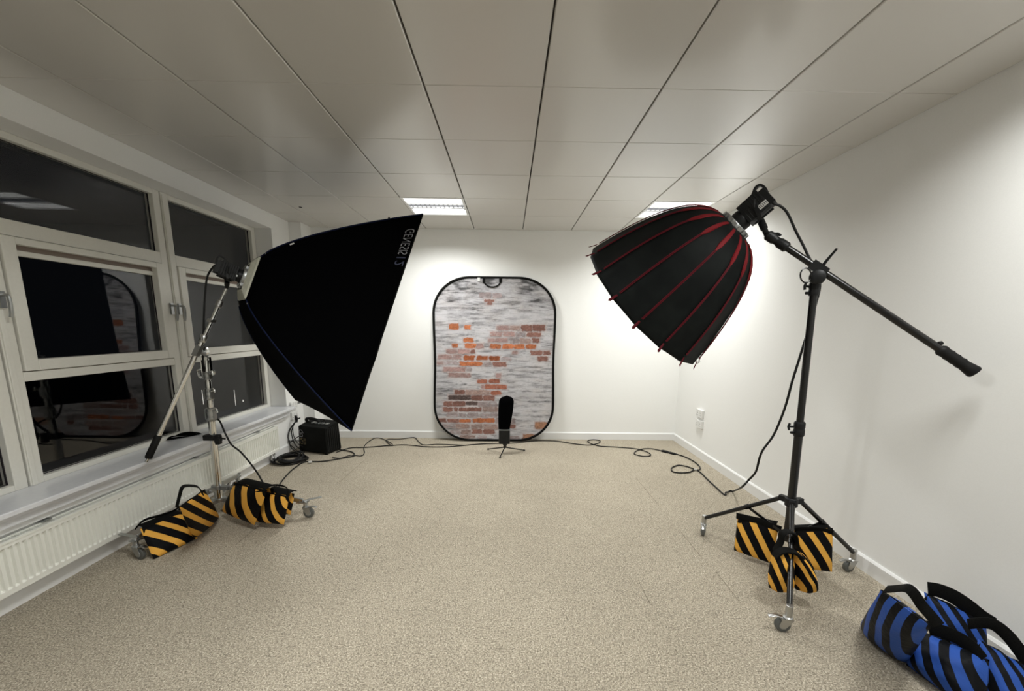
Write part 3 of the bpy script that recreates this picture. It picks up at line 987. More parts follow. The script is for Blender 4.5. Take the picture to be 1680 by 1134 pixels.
# ------------------------------------------------------------------ right softbox: deep sixteen-rib dome
def dome():
    K = 1.2
    d, h, v = frame3(2.454, .711)
    Mc = V(.791 * K, 2.388 * K, CAM_H + (1.635 - CAM_H) * K)
    R_, Ld = .44 * K, .562 * K
    S = Mc - d * Ld
    t = thing('softbox', 'deep black dome softbox with red ribs, hanging from the right stand', 'softbox', tuple(S), 'softboxes')

    def rad(q): return R_ * max(.17, min(1.0, (q + .005) ** .345))

    def pt(q, th, k=1.0, off=0):
        r = rad(q) * k + off
        return S + d * (Ld * q) + (h * math.cos(th) + v * math.sin(th)) * r
    NR = 16
    qs = [0, .005, .01, .02, .03, .045, .06, .08, .10, .13, .16, .19] + [.22 + .78 * i / 26 for i in range(27)]
    mb = MB()
    nu = NR * 6
    vs, fs = [], []
    for q in qs:
        for k in range(nu):
            th = 2 * math.pi * k / nu
            f = (k % 6) / 6
            # cloth is stretched straight between the ribs
            flat = math.cos(math.pi / NR) / math.cos((f - .5) * 2 * math.pi / NR)
            w = 1 + (flat - 1) * 1.25 * min(1, q * 4)
            rr = 1.0 + .004 * math.sin(9 * q + 3 * (k // 6)) * math.sin(math.pi * f)
            vs.append(pt(q, th, w * rr))
    for j in range(len(qs) - 1):
        for k in range(nu):
            fs.append((j * nu + k, j * nu + (k + 1) % nu, (j + 1) * nu + (k + 1) % nu, (j + 1) * nu + k))
    mb.add(vs, fs)
    mb.build('dome_cloth', M['dome_b'], t, solid=.003)
    mb = MB()
    vs = [S + d * (Ld * .9)] + [pt(.9, 2 * math.pi * k / 48, .965) for k in range(48)]
    mb.add(vs, [(0, 1 + k, 1 + (k + 1) % 48) for k in range(48)])
    mb.build('front_diffuser', M['diff'], t)
    for k in range(NR):
        th = 2 * math.pi * k / NR
        mb = MB()
        n = h * math.cos(th) + v * math.sin(th)
        tan = d.cross(n)
        for s in (-1, 1):      # two welts of the seam
            mb.tube([pt(q, th + s * .0, 1, .006) + tan * s * .0036 for q in [.17 + (.75) * i / 22 for i in range(23)]], .0034, 6)
        rb = mb.build('rib', M['red'], t)
        # wide pocket by the ring
        mb = MB()
        qa = [.012, .03, .06, .10, .15, .20]
        ww = [.009, .010, .012, .0135, .0145, .006]
        vs = []
        for q, w in zip(qa, ww):
            for (a, o) in ((-1, .003), (-.7, .012), (.7, .012), (1, .003)): vs.append(pt(q, th, 1, o) + tan * a * w)
        fs = [(4 * i + j, 4 * i + j + 1, 4 * i + j + 5, 4 * i + j + 4) for i in range(5) for j in range(3)] + [(0, 1, 2, 3), (20, 21, 22, 23)]
        mb.add(vs, fs)
        mb.build('rib_pocket', M['red2'], rb)
        mb = MB()
        a = pt(.945, th, 1, .004); c = pt(1.0, th, 1, .012) + d * .012 + n * .010
        mb.add([a - tan * .006, a + tan * .006, c + tan * .010 - d * .004, c - tan * .010 - d * .004, c + n * .010 + d * .004, a + n * .006], [(0, 1, 2, 3), (0, 3, 4, 5), (1, 5, 4, 2), (0, 5, 1), (3, 2, 4)])
        mb.build('rib_tip', M['red'], rb)
    # zip tab, pale
    mb = MB(); mb.obox(pt(.985, -1.75, 1, .012), (.028, .018, .004), d, d.cross(h * math.cos(-1.75) + v * math.sin(-1.75)), h * math.cos(-1.75) + v * math.sin(-1.75))
    mb.build('pull_tab', M['label'], t, smooth=False)
    # speed ring
    mb = MB()
    mb.lathe(S - d * .022, d, [(0, .055), (0, .085), (.010, .090), (.026, .090), (.030, .082), (.030, .055)], 32, cap=False)
    for k in range(NR):
        th = 2 * math.pi * (k + .5) / NR
        n = h * math.cos(th) + v * math.sin(th)
        mb.obox(S + n * .094 - d * .002, (.034, .016, .014), d, d.cross(n), n)
    mb.build('speed_ring', M['alu'], t)
    return S, d, h, v


DS, Dd, Dh, Dv = dome()


def lamp_head(S, d, lab, yoke_to, sc=1.0, stickers=True, cable_side=0):
    e_ = -d
    up = V(0, 0, 1) - e_ * e_.z
    up.normalize()
    sd = e_.cross(up)
    t = thing('studio_light', lab, 'studio light', tuple(S + e_ * .12), 'black studio lamp heads')

    def P(a, b_, c): return S + e_ * (a * sc) + sd * (b_ * sc) + up * (c * sc)
    mb = MB()
    mb.lathe(P(.015, 0, 0), e_, [(0, .052 * sc), (.006, .064 * sc), (.045 * sc, .064 * sc), (.055 * sc, .058 * sc)], 26)
    mb.obox(P(.135, 0, .0), (.135 * sc, .118 * sc, .132 * sc), e_, sd, up)
    mb.obox(P(.215, 0, -.004), (.045 * sc, .104 * sc, .112 * sc), e_, sd, up)
    for k in range(7):
        mb.obox(P(.085 + .018 * k, 0, 0), (.005 * sc, .121 * sc, .126 * sc), e_, sd, up)
    b_ = mb.build('housing', M['black_plastic'], t, bevel=.004)
    mb = MB()
    mb.tube(smooth_path([P(.150, 0, .060), P(.182, 0, .078), P(.212, 0, .096), P(.236, 0, .088), P(.243, 0, .055), P(.236, 0, .02)], 5), 0, flat=(.017 * sc, .007 * sc, sd))
    mb.build('carry_handle', M['black_plastic'], t)
    mb = MB()
    for q in (-1, 1):
        mb.tube([P(.15, q * .068, .0), P(.125, q * .068, -.075), P(.115, q * .050, -.092)], 0, flat=(.012 * sc, .003, e_))
    mb.tube([P(.115, -.05, -.092), P(.115, .05, -.092)], 0, flat=(.014 * sc, .003, e_))
    mb.tube([P(.085, .0, -.078), P(.205, .0, -.078)], .007 * sc, 8)
    y = P(.115, 0, -.095)
    mb.cyl(y, y + (yoke_to - y) * .55, .021 * sc, n=12)
    mb.cyl(y + (yoke_to - y) * .5, yoke_to, .016 * sc, n=12)
    knob(mb, P(.15, .07, 0), sd, .02, .02)
    knob(mb, P(.15, -.07, 0), -sd, .02, .02)
    mb.build('yoke', M['black_plastic'], t)
    if stickers:
        q = 1 if sd.dot(V(0, 0, CAM_H) - S) > 0 else -1
        lab_ = MB(); lab_.obox(P(.178, q * .0652, -.035), (.052 * sc, .0012, .030 * sc), e_, sd, up)
        lab_.build('spec_label', M['label'], t, smooth=False)
        lab_ = MB()
        for k in range(5): lab_.obox(P(.158 + .010 * k, q * .0664, -.035), (.0035 * sc, .0010, .020 * sc), e_, sd, up)
        lab_.build('label_print', M['black_plastic'], t, smooth=False)
    else:
        q = 1 if sd.dot(V(0, 0, CAM_H) - S) > 0 else -1
        lab_ = MB(); lab_.obox(P(.11, q * .0652, .0), (.03 * sc, .0012, .022 * sc), e_, sd, up)
        lab_.build('badge', M['case_side'], t, smooth=False)
        lab_ = MB(); lab_.obox(P(.068, q * .058, -.02), (.008, .003, .012), e_, sd, up)
        lab_.build('indicator', M['alu'], t, smooth=False)
    return P


HR = lamp_head(DS, Dd, 'black studio lamp head with pale spec sticker, behind the red-ribbed softbox', R_TIP, .92)


# ------------------------------------------------------------------ left softbox: large square box
KL = 1.085
LM = V(-1.23 * KL, 3.195 * KL, CAM_H + .037 * KL)
Ld_, Lh, Lv = frame3(.714, .374, .004)
LL, LA, LW, LS = .692 * KL, .145 * KL, 1.346 * KL, 1.5 * KL
RS = LM - Ld_ * LL


def softbox_left():
    t = thing('softbox', 'large square black softbox with blue piping on the left stand', 'softbox', tuple(RS), 'softboxes')
    cs = [(-1, -1), (-1, 1), (1, 1), (1, -1)]

    def rib(q, c, p=.78):
        f = q ** p
        return RS + Ld_ * (LL * q) + Lh * (c[0] * (LA + (LW / 2 - LA) * f)) + Lv * (c[1] * (LA + (LS / 2 - LA) * f))
    names = []

    def panel(k, q, u):
        a, c = rib(q, cs[k]), rib(q, cs[(k + 1) % 4])
        p = a.lerp(c, u)
        mid = RS + Ld_ * (LL * q)
        n = ((a + c) / 2 - mid).normalized()
        sag = -.035 * q * (1 - q) * 4 * .5 * math.sin(math.pi * u) - .010 * math.sin(math.pi * u) * q
        wr = 0
        if k == 0: wr = .010 * math.exp(-((u - .22 - .10 * q) / .03) ** 2) * q + .006 * math.exp(-((u - .12) / .02) ** 2) * q
        return p + n * (sag + wr)
    for k in range(4):
        mb = MB()
        mb.grid(lambda u, q: panel(k, q, u), 40, 24, uv=False)
        mb.build('side_panel', M['cloth_b'], t, solid=.003)
        mb = MB()
        mb.tube([rib(i / 30, cs[k]) + (rib(i / 30, cs[k]) - (RS + Ld_ * (LL * i / 30))).normalized() * .003 for i in range(31)], .0055, 7)
        mb.build('corner_rib', M['navy'], t)
    # top seam flap seen above the near top rib
    mb = MB()
    for k in range(4):
        mb.tube([panel(k, .999, i / 12) for i in range(13)], .005, 6)
    mb.build('rim_binding', M['webbing'], t)
    mb = MB()
    mb.add([rib(.9, c) * .97 + (RS + Ld_ * LL * .9) * .03 for c in cs], [(0, 1, 2, 3)])
    mb.build('front_diffuser', M['diff'], t, smooth=False)
    # cream collar between the cloth and the ring
    mb = MB()
    vs = []
    for (z, a, b_) in ((0.0, LA, 1.0), (-.012, LA * .94, 1), (-.038, LA * .60, 1)):
        for c in cs: vs.append(RS + Ld_ * z + Lh * (c[0] * a * 1.01) + Lv * (c[1] * a * 1.01))
    fs = []
    for j in range(2):
        for k in range(4): fs.append((4 * j + k, 4 * j + (k + 1) % 4, 4 * (j + 1) + (k + 1) % 4, 4 * (j + 1) + k))
    mb.add(vs, fs)
    mb.build('ring_cover', M['cream'], t, smooth=False, solid=.004)
    mb = MB()
    mb.lathe(RS - Ld_ * .055, Ld_, [(0, .062), (0, .080), (.012, .086), (.03, .086), (.034, .06)], 28, cap=False)
    for c in cs:
        a = RS - Ld_ * .035 + (Lh * c[0] + Lv * c[1]) * .062
        mb.tube([a, rib(.02, c)], .006, 8)
        mb.obox(a, (.03, .02, .02), Ld_, Lh, Lv)
    mb.build('speed_ring', M['alu'], t)
    # pale tag on the near top rib
    q = .16
    pp = rib(q, cs[1]); e1 = (rib(q + .02, cs[1]) - pp).normalized()
    mb = MB(); mb.obox(pp - Lh * .012 + Lv * .002 - Lv * .02, (.030, .004, .010), e1, Lh, e1.cross(Lh))
    mb.build('rib_tag', M['label'], t, smooth=False)
    q = .76
    pp = rib(q, cs[1]); mb = MB(); mb.cyl(pp, pp + Lv * .018, .006, n=8)
    mb.build('hook_stud', M['black_plastic'], t)
    # lettering on the near panel, reading down beside the rim
    for (txt, ua, wu, mt) in (('GENESIS', .068, .124, 'lettering'), ('12', .205, .042, 'blue_letter')):
        vs, fs = text_geo(txt, 1.0, -.012 if mt == 'lettering' else .0)
        x0 = min(p[0] for p in vs); x1 = max(p[0] for p in vs); y1 = max(p[1] for p in vs)
        mb = MB()
        out = []
        for (x, y, z) in vs:
            u = ua + (x - x0) / (x1 - x0) * wu
            q = .978 - (y / y1) * .066
            p = panel(0, q, 1 - u)
            out.append(p - Lh * .0065 - Ld_ * .0015)
        mb.add(out, fs)
        mb.build('lettering', M[mt], t, smooth=False)


softbox_left()


# ------------------------------------------------------------------ left stand: chrome combo stand with boom
def left_stand():
    YP = 2.98
    B0 = at(358, 800, Y=YP)
    TOP = at(338, 592, Y=YP)
    ax = (TOP - B0).normalized()
    t = thing('light_stand', 'shiny chrome wheeled light stand with a boom arm, in front of the window', 'light stand', (B0.x, B0.y, 0), 'boom light stands')

    def on(y_px):   # point on the mast at a photo row
        a = at(358 - 20 * (800 - y_px) / 208, y_px, Y=YP)
        return B0 + ax * ((a - B0).dot(ax))
    z = lambda y: on(y)
    mb = MB(); mb.cyl(on(822), on(690), .024, n=22); mb.build('lower_pole', M['chrome'], t)
    mb = MB(); mb.cyl(on(700), on(625), .019, n=22); mb.build('middle_pole', M['chrome'], t)
    mb = MB(); mb.cyl(on(640), on(585), .015, n=22); mb.build('upper_pole', M['chrome'], t)
    for (ya, yb, r) in ((690, 669, .033), (656, 637, .027), (623, 610, .025)):
        a, c = on(ya), on(yb); h = (c - a).length
        mb = MB(); mb.lathe(a, ax, [(0, r * .9), (.004, r), (h * .25, r), (h * .27, r * .88), (h * .38, r * .88), (h * .40, r), (h * .7, r), (h * .72, r * .9), (h - .004, r * .96), (h, r * .8)], 20)
        for s in (-1, 1): mb.obox(a + ax * h * .5 + V(s * r * .8, -.004, 0), (.014, .03, h * .8), V(1, 0, 0), V(0, 1, 0), V(0, 0, 1))
        c_ = mb.build('collar', M['alu'], t)
        mb = MB(); knob(mb, a + ax * h * .75 + V(r * .9, -.01, 0), (1, -.3, .25), .03, .016)
        mb.build('tee_knob', M['chrome'], c_)
    # swivel yoke on top with handle
    mb = MB()
    a = on(612)
    for s in (-1, 1): mb.obox(a + V(s * .03, 0, .05), (.008, .022, .12), V(1, 0, 0), V(0, 1, 0), V(0, 0, 1))
    mb.obox(a + V(0, 0, .105), (.062, .03, .02), V(1, 0, 0), V(0, 1, 0), V(0, 0, 1))
    mb.tube(smooth_path([a + V(-.032, -.01, .03), a + V(-.058, -.01, .02), a + V(-.055, -.01, -.03), a + V(-.03, -.01, -.03)], 4), .007, 8)
    knob(mb, a + V(.03, -.012, .0), (1, -.2, .2), .035, .014)
    mb.lathe(on(585) + V(-.012, -.02, .02), V(.2, -1, .1), [(0, .018), (.004, .028), (.02, .028), (.024, .02)], 20)
    mb.lathe(on(578) + V(.014, -.02, .01), V(.5, -1, .1), [(0, .018), (.004, .030), (.012, .030), (.016, .02)], 20)
    mb.build('swivel_head', M['chrome'], t)
    # legs
    ctr = V(B0.x - .01, B0.y + .01, 0)
    f1, f2 = at(224, 918, Z=0), at(505, 849, Z=0)
    f3 = V(-2.45, 3.50, 0)
    mb = MB()
    mb.lathe(V(ctr.x, ctr.y, .12), V(0, 0, 1), [(0, .03), (.006, .045), (.03, .045), (.036, .03), (.10, .03), (.106, .042), (.135, .042), (.14, .028)], 20)
    for f in (f1, f2, f3):
        d = (f - ctr); d.z = 0; d.normalize(); s = V(-d.y, d.x, 0)
        mb.obox(ctr + d * .06 + V(0, 0, .235), (.06, .035, .03), d, s, V(0, 0, 1))
        mb.obox(ctr + d * .06 + V(0, 0, .135), (.06, .035, .03), d, s, V(0, 0, 1))
        mb.cyl(ctr + d * .078 + V(0, 0, .235) - s * .02, ctr + d * .078 + V(0, 0, .235) + s * .028, .008, n=10)
    mb.build('hub', M['alu'], t)
    for k, f in enumerate((f1, f2, f3)):
        d = (f - ctr); d.z = 0; Lg = d.length; d.normalize(); s = V(-d.y, d.x, 0)
        e_ = V(f.x, f.y, .128) - d * .03
        mb = MB()
        mb.tube([ctr + d * .07 + V(0, 0, .235), ctr + d * (Lg * .55) + V(0, 0, .185), e_ + V(0, 0, .01)], 0, flat=(.016, .010, V(0, 0, 1)))
        mb.tube([ctr + d * .07 + V(0, 0, .135), ctr + d * (Lg * .55) + V(0, 0, .165)], 0, flat=(.012, .006, V(0, 0, 1)))
        lg = mb.build('leg', M['alu'], t)
        mb = MB()
        mb.obox(e_ + V(0, 0, .0), (.085, .045, .006), d, s, V(0, 0, 1))
        mb.cyl(e_ - d * .02 + V(0, 0, -.012), e_ - d * .02 + V(0, 0, .016), .012, n=12)
        mb.cyl(e_ + d * .02 + V(0, 0, -.035), e_ + d * .02 + V(0, 0, .012), .015, n=12)
        mb.build('foot_plate', M['alu'], lg)
        sd = [V(-1, .12, 0), V(.9, .35, 0), V(-.3, 1, 0)][k]
        mb = MB()
        q = sd.normalized()
        mb.tube([e_ + q * .01 + V(0, 0, .006), e_ + q * .06 + V(0, 0, .016), e_ + q * (.135 if k < 2 else .06) + V(0, 0, .022)], 0, flat=(.012, .003, V(-q.y, q.x, 0)))
        mb.build('leg_lever', M['alu'], lg)
        cd = [V(.55, -.15, 0), V(.9, -.05, 0), V(-.3, -.6, 0)][k]
        castor(t, (e_ + d * .02 + cd.normalized() * .022)[:2], cd, .042, .10, 'alu', brake=(k < 2))
    # boom
    A = at(372, 472, Y=2.97); E_ = at(243, 752, Y=2.64)
    bd = (E_ - A).normalized()
    Lb = (E_ - A).length
    mb = MB()
    mb.cyl(A + bd * (Lb * .30), E_ - bd * .10, .0155, n=18)
    mb.cyl(A + bd * (Lb * .09), A + bd * (Lb * .32), .0125, n=18)
    mb.cyl(A, A + bd * (Lb * .12), .009, n=14)
    bm = mb.build('boom_arm', M['chrome'], t)
    mb = MB(); mb.lathe(E_ - bd * .165, bd, [(0, .018), (.008, .0215), (.155, .0215), (.165, .018)], 18)
    mb.build('hand_grip', M['black_rubber'], bm)
    mb = MB(); mb.cyl(E_, E_ + bd * .02, .008, n=10); mb.lathe(E_ + bd * .018, bd, [(0, .006), (.006, .011), (.012, .006)], 12)
    mb.build('end_stud', M['chrome'], bm)
    mb = MB()
    c = A + bd * (Lb * .31)
    mb.lathe(c - bd * .03, bd, [(0, .017), (.006, .022), (.05, .022), (.056, .017)], 16)
    c2 = A + bd * (Lb * .10)
    knob(mb, c + V(.0, -.02, 0), (.6, -.6, .3), .03, .02)
    mb.build('boom_collar', M['steel'], bm)
    mb = MB(); mb.lathe(c2 - bd * .028, bd, [(0, .015), (.005, .021), (.048, .021), (.055, .015)], 16)
    mb.build('boom_collar', M['steel'], bm)
    mb = MB(); mb.obox(A + bd * (Lb * .20), (.02, .05, .03), bd, V(0, 1, 0), bd.cross(V(0, 1, 0)))
    mb.build('boom_catch', M['steel'], bm)
    # clamp joining boom and mast
    c = at(331, 577, Y=2.88)
    c = A + bd * ((c - A).dot(bd))
    mb = MB()
    mb.obox(c, (.075, .036, .036), bd, V(0, 1, 0), bd.cross(V(0, 1, 0)))
    mb.cyl(c + V(0, .01, 0), on(583) + V(0, .01, 0), .016, n=14)
    mb.build('boom_clamp', M['alu'], t)
    # clip on the mast that holds the cable
    c = on(717)
    mb = MB()
    mb.obox(c + V(-.012, -.012, .0), (.085, .05, .042), V(1, 0, 0), V(0, 1, 0), V(0, 0, 1))
    mb.obox(c + V(.052, -.025, -.012), (.035, .035, .075), V(1, 0, 0), V(0, 1, 0), V(0, 0, 1))
    mb.cyl(c + V(.03, -.03, .005), c + V(.125, -.05, .0), .006, n=8)
    mb.tube([c + V(.085, -.04, .03), c + V(.088, -.04, -.02)], .007, 8)
    mb.build('cable_clip', M['black_plastic'], t, bevel=.004)
    return A, on


L_TIP, L_ON = left_stand()
HL = lamp_head(RS - Ld_ * .030, Ld_, 'black studio lamp head on the chrome boom, behind the square softbox', L_TIP, .76, stickers=False)


# ------------------------------------------------------------------ sandbags
def plane_quad(px, zb, tilt, zb2=None):
    """px: TL, TR, BR, BL photo pixels; bottoms at height zb, plane leaning back by tilt"""
    BL, BR = at(*px[3], Z=zb), at(*px[2], Z=zb if zb2 is None else zb2)
    w = (BR - BL); w.z = 0; w.normalize()
    n = V(w.y, -w.x, 0)
    if n.y > 0: n = -n
    n = (n * math.cos(tilt) + V(0, 0, 1) * math.sin(tilt))
    TL, TR = on_plane(*px[0], BL, n), on_plane(*px[1], BR, n)
    return TL, TR, BR, BL, n


def pouch(mb, q, thick, seed=0, pinch=.0, grow=1.05):
    TL, TR, BR, BL, n = q
    cc = (TL + TR + BR + BL) / 4
    TL, TR, BR, BL = [cc + (p - cc) * grow for p in (TL, TR, BR, BL)]
    rnd = random.Random(seed)
    ph = [rnd.uniform(0, 6.28) for _ in range(6)]

    def fn(side):
        def g(u, w):
            a, c = 2 * u - 1, 2 * w - 1
            uu = u - pinch * a * (1 - c * c) * .5 - 0
            ww = w - pinch * c * (1 - a * a) * .5
            p = TL.lerp(TR, uu).lerp(BL.lerp(BR, uu), ww)
            ea = max(0, 1 - abs(a) ** 2.6) ** .55; ec = max(0, 1 - abs(c) ** 2.6) ** .55
            full = ea * ec * (1 + .25 * c)
            wr = .05 * math.sin(7 * u + 4 * w + ph[0]) + .035 * math.sin(13 * u - 9 * w + ph[1]) + .03 * math.sin(17 * w + 6 * u + ph[2])
            return p + n * side * thick * .5 * full * (1 + wr)
        return g
    mb.grid(fn(1), 26, 22)
    mb.grid(fn(-1), 26, 22)


def shift(q, v):
    return q[0] + v, q[1] + v, q[2] + v, q[3] + v, q[4]


def sandbag(name_lab, px, zb, tilt, thick, clothm, back, group, straps, seed, flap=True, zb2=None, sag=.0, drop=0):
    q = plane_quad(px, zb, tilt, zb2)
    n = q[4]
    q = shift(q, -n * thick * .15)
    c = (q[0] + q[1] + q[2] + q[3]) / 4
    t = thing('sandbag', name_lab, 'sandbag', (c.x, c.y, min(q[2].z, q[3].z)), group)
    mb = MB(); pouch(mb, q, thick, seed)
    mb.build('front_pouch', clothm, t)
    hn = V(n.x, n.y, 0).normalized()
    if back:
        b2 = shift(q, -hn * back)
        # the second pouch hangs straight down on the far side
        zt = max(b2[0].z, b2[1].z)
        b2 = (b2[0], b2[1], b2[2] + hn * 0, b2[3], hn)
        mb = MB(); pouch(mb, b2, thick * .8, seed + 50, grow=.80)
        mb.build('back_pouch', clothm, t)
        # cloth bridge over the leg
        mb = MB()
        TL, TR = q[0], q[1]
        for k in range(1):
            def g(u, w):
                a = TL.lerp(TR, .04 + .92 * u)
                th = math.pi * w
                return a - hn * (back * (.5 - .5 * math.cos(th))) + V(0, 0, .016 * math.sin(th) + .0) + n * .0
            mb.grid(g, 8, 8, uv=False)
        mb.build('centre_band', M['webbing'], t, solid=.004)
    if flap:
        mb = MB()
        TL, TR, BR, BL = q[:4]
        mb.tube([TL.lerp(TR, k / 8) + (BL - TL).normalized() * (.012 + .004 * math.sin(k * 1.7)) + n * .006 for k in range(9)], 0, flat=(.016, .004, (BL - TL).normalized()))
        mb.build('zip_band', M['webbing'], t)
    for (pts, w, dep) in straps:
        P = [on_plane(x, y, q[0] + n * dep, n) for (x, y) in pts]
        mb = MB()
        mb.tube(smooth_path(P, 6), 0, flat=(w, .0025, hn * .5 + V(0, 0, .8) if w < .02 else V(0, 0, 1)))
        mb.build('handle', M['webbing'], t)
    return q


YG = 'yellow and black sandbags on the stands'
# left stand
sandbag('yellow striped sandbag at far left, nearest the radiator castor, strap trailing over it', [(234, 868), (300, 840), (324, 882), (255, 915)], .016, .45, .075, M['yel'], .07, YG,
        [([(222, 868), (236, 854), (262, 846), (283, 839), (294, 832)], .010, -.02)], 1)
sandbag('yellow striped sandbag under the raised black loop, second from the far left', [(293, 832), (333, 805), (356, 847), (316, 882)], .020, .45, .075, M['yel'], 0, YG,
        [([(290, 832), (295, 812), (300, 799), (313, 797), (326, 800), (333, 812)], .009, -.02)], 2)
sandbag('yellow striped sandbag hung beside the foot of the chrome mast', [(384, 793), (434, 806), (414, 861), (362, 839)], .055, .06, .075, M['yel'], .09, YG,
        [([(388, 797), (402, 806), (416, 809), (430, 806)], .012, .01)], 3)
sandbag('yellow striped sandbag beside the right castor of the chrome stand, black loop on top', [(433, 808), (471, 816), (463, 861), (414, 856)], .045, .06, .08, M['yel'], .10, YG,
        [([(434, 808), (437, 799), (455, 796), (471, 801), (474, 814)], .010, -.015)], 4)
# right stand
sandbag('yellow striped sandbag hanging on the left leg of the black stand', [(1211, 851), (1276, 864), (1264, 924), (1205, 903)], .040, .05, .055, M['yel'], .06, YG,
        [([(1208, 846), (1225, 850), (1245, 855), (1262, 862), (1282, 869)], .020, .012)], 5, zb2=.035)
sandbag('yellow striped sandbag hanging on the right leg of the black stand, near the wall', [(1304, 872), (1366, 869), (1365, 938), (1306, 931)], .055, .05, .055, M['yel'], .06, YG,
        [([(1302, 868), (1320, 867), (1345, 868), (1366, 873)], .016, .012)], 6)


def front_bag():
    """the bag over the leg that points at the camera, seen end on: one pouch each side of the leg"""
    t = thing('sandbag', 'yellow striped sandbag slung over the front leg of the black stand, pouches bulging both sides', 'sandbag', (1.44, 1.98, .07), YG)
    for (name, px, th, sd) in (('left_pouch', [(1268, 911), (1300, 908), (1300, 966), (1262, 963)], .13, 7), ('right_pouch', [(1302, 908), (1318, 911), (1333, 964), (1306, 966)], .13, 8)):
        Yp = 1.99
        Q = [at(x, y, Y=Yp) for (x, y) in px]
        n = V(0, -1, 0) * .9 + V(-.25 if sd == 7 else .3, 0, 0)
        n.normalize()
        mb = MB(); pouch(mb, (*Q, n), th, sd, pinch=-.12)
        mb.build(name, M['yel'], t)
    mb = MB()
    P = [at(x, y, Y=1.97) for (x, y) in [(1270, 914), (1278, 906), (1290, 903), (1303, 906), (1316, 914)]]
    mb.tube(smooth_path(P, 5), 0, flat=(.022, .006, V(0, 1, .2)))
    mb.build('centre_band', M['webbing'], t)
    mb = MB()
    P = [at(x, y, Y=2.03) for (x, y) in [(1272, 905), (1281, 888), (1283, 876), (1293, 872), (1303, 876), (1306, 890), (1310, 902)]]
    mb.tube(smooth_path(P, 5), 0, flat=(.024, .004, V(0, 1, 0)))
    mb.build('handle', M['webbing'], t)


front_bag()

BG = 'blue and black sandbags on the floor'
sandbag('blue striped sandbag furthest left in the heap, curved handle raised', [(1453, 968), (1532, 1024), (1493, 1082), (1421, 1021)], .018, .60, .13, M['blu'], .0, BG,
        [([(1453, 967), (1470, 966), (1488, 965), (1500, 975), (1512, 993), (1527, 1010), (1540, 1026)], .018, .01)], 11)
sandbag('blue striped sandbag against the wall at the back of the heap', [(1520, 975), (1618, 1022), (1622, 1082), (1532, 1052)], .08, .35, .13, M['blu'], .0, BG,
        [([(1522, 966), (1540, 969), (1562, 978), (1585, 993), (1606, 1010), (1626, 1023)], .034, .02)], 12)
sandbag('blue striped sandbag at the front of the heap, cut by the photo edge', [(1508, 1034), (1614, 1080), (1604, 1176), (1484, 1088)], .020, .55, .17, M['blu'], .0, BG,
        [([(1523, 1030), (1545, 1036), (1570, 1046), (1595, 1062), (1612, 1082)], .030, .02)], 13)
sandbag('blue striped sandbag rightmost in the heap, under the long black strap', [(1612, 1052), (1692, 1098), (1696, 1165), (1604, 1142)], .020, .60, .15, M['blu'], .0, BG,
        [([(1588, 1024), (1612, 1022), (1632, 1026), (1652, 1042), (1670, 1064), (1690, 1092)], .026, .02)], 14)


# ------------------------------------------------------------------ things on the floor
def floor_lamp_thing():
    Y0 = 4.62
    c = at(829, 733, Y=Y0)
    t = thing('covered_lamp', 'small black lamp with a rounded hood on a low tripod before the brick backdrop', 'lamp', (c.x, Y0, 0))
    b0, b1 = at(827, 727, Y=Y0), at(829, 649, Y=Y0)
    mb = MB()
    vs, fs = [], []
    zlo = at(828, 704, Y=Y0).z
    prof = []
    H_ = b1.z - zlo
    for k in range(19):
        u = k / 18
        w = .066 + .022 * math.sin(min(1, u / .75) * math.pi / 2)
        if u > .80: w *= math.sqrt(max(0, 1 - ((u - .80) / .20) ** 2)) * .98 + .02
        prof.append((zlo + H_ * u, w, .036 * (1 if u < .8 else math.sqrt(max(.02, 1 - ((u - .8) / .2) ** 2)))))
    n = 24
    for (z, w, d) in prof:
        for k in range(n):
            th = 2 * math.pi * k / n
            cx = b0.x + (b1.x - b0.x) * (z - b0.z) / (b1.z - b0.z) + .022 * (z - zlo) / H_ - .004
            vs.append((cx + w * math.copysign(abs(math.cos(th)) ** .8, math.cos(th)), Y0 + d * math.sin(th), z))
    for i in range(len(prof) - 1):
        for k in range(n): fs.append((i * n + k, i * n + (k + 1) % n, (i + 1) * n + (k + 1) % n, (i + 1) * n + k))
    fs.append(tuple((len(prof) - 1) * n + k for k in range(n))); fs.append(tuple(range(n))[::-1])
    mb.add(vs, fs)
    mb.build('hood', M['cloth_b'], t)
    mb = MB(); mb.box((b0.x + .003, Y0, (zlo + b0.z) / 2 - .004), (.132, .085, zlo - b0.z + .0))
    mb.build('body', M['black_plastic'], t, bevel=.012)
    mb = MB(); mb.box((b0.x + .003, Y0, zlo - .003), (.140, .090, .008))
    mb.build('pale_band', M['alu'], t, smooth=False, bevel=.002)
    ct = V(b0.x + .01, Y0, .075)
    mb = MB(); mb.lathe(ct, (0, 0, 1), [(0, .012), (.008, .020), (.03, .020), (.05, .03), (.06, .03)], 16)
    mb.build('tripod_hub', M['black_metal'], t)
    for e_ in (at(800, 737, Z=.012), at(861, 739, Z=.012), at(820, 751, Z=.010)):
        mb = MB(); mb.cyl(ct + V(0, 0, .01), e_, .008, .006, n=10); mb.cyl(e_ + (e_ - ct).normalized() * -.02, e_, .010, n=10)
        mb.build('leg', M['black_metal'], t)


floor_lamp_thing()


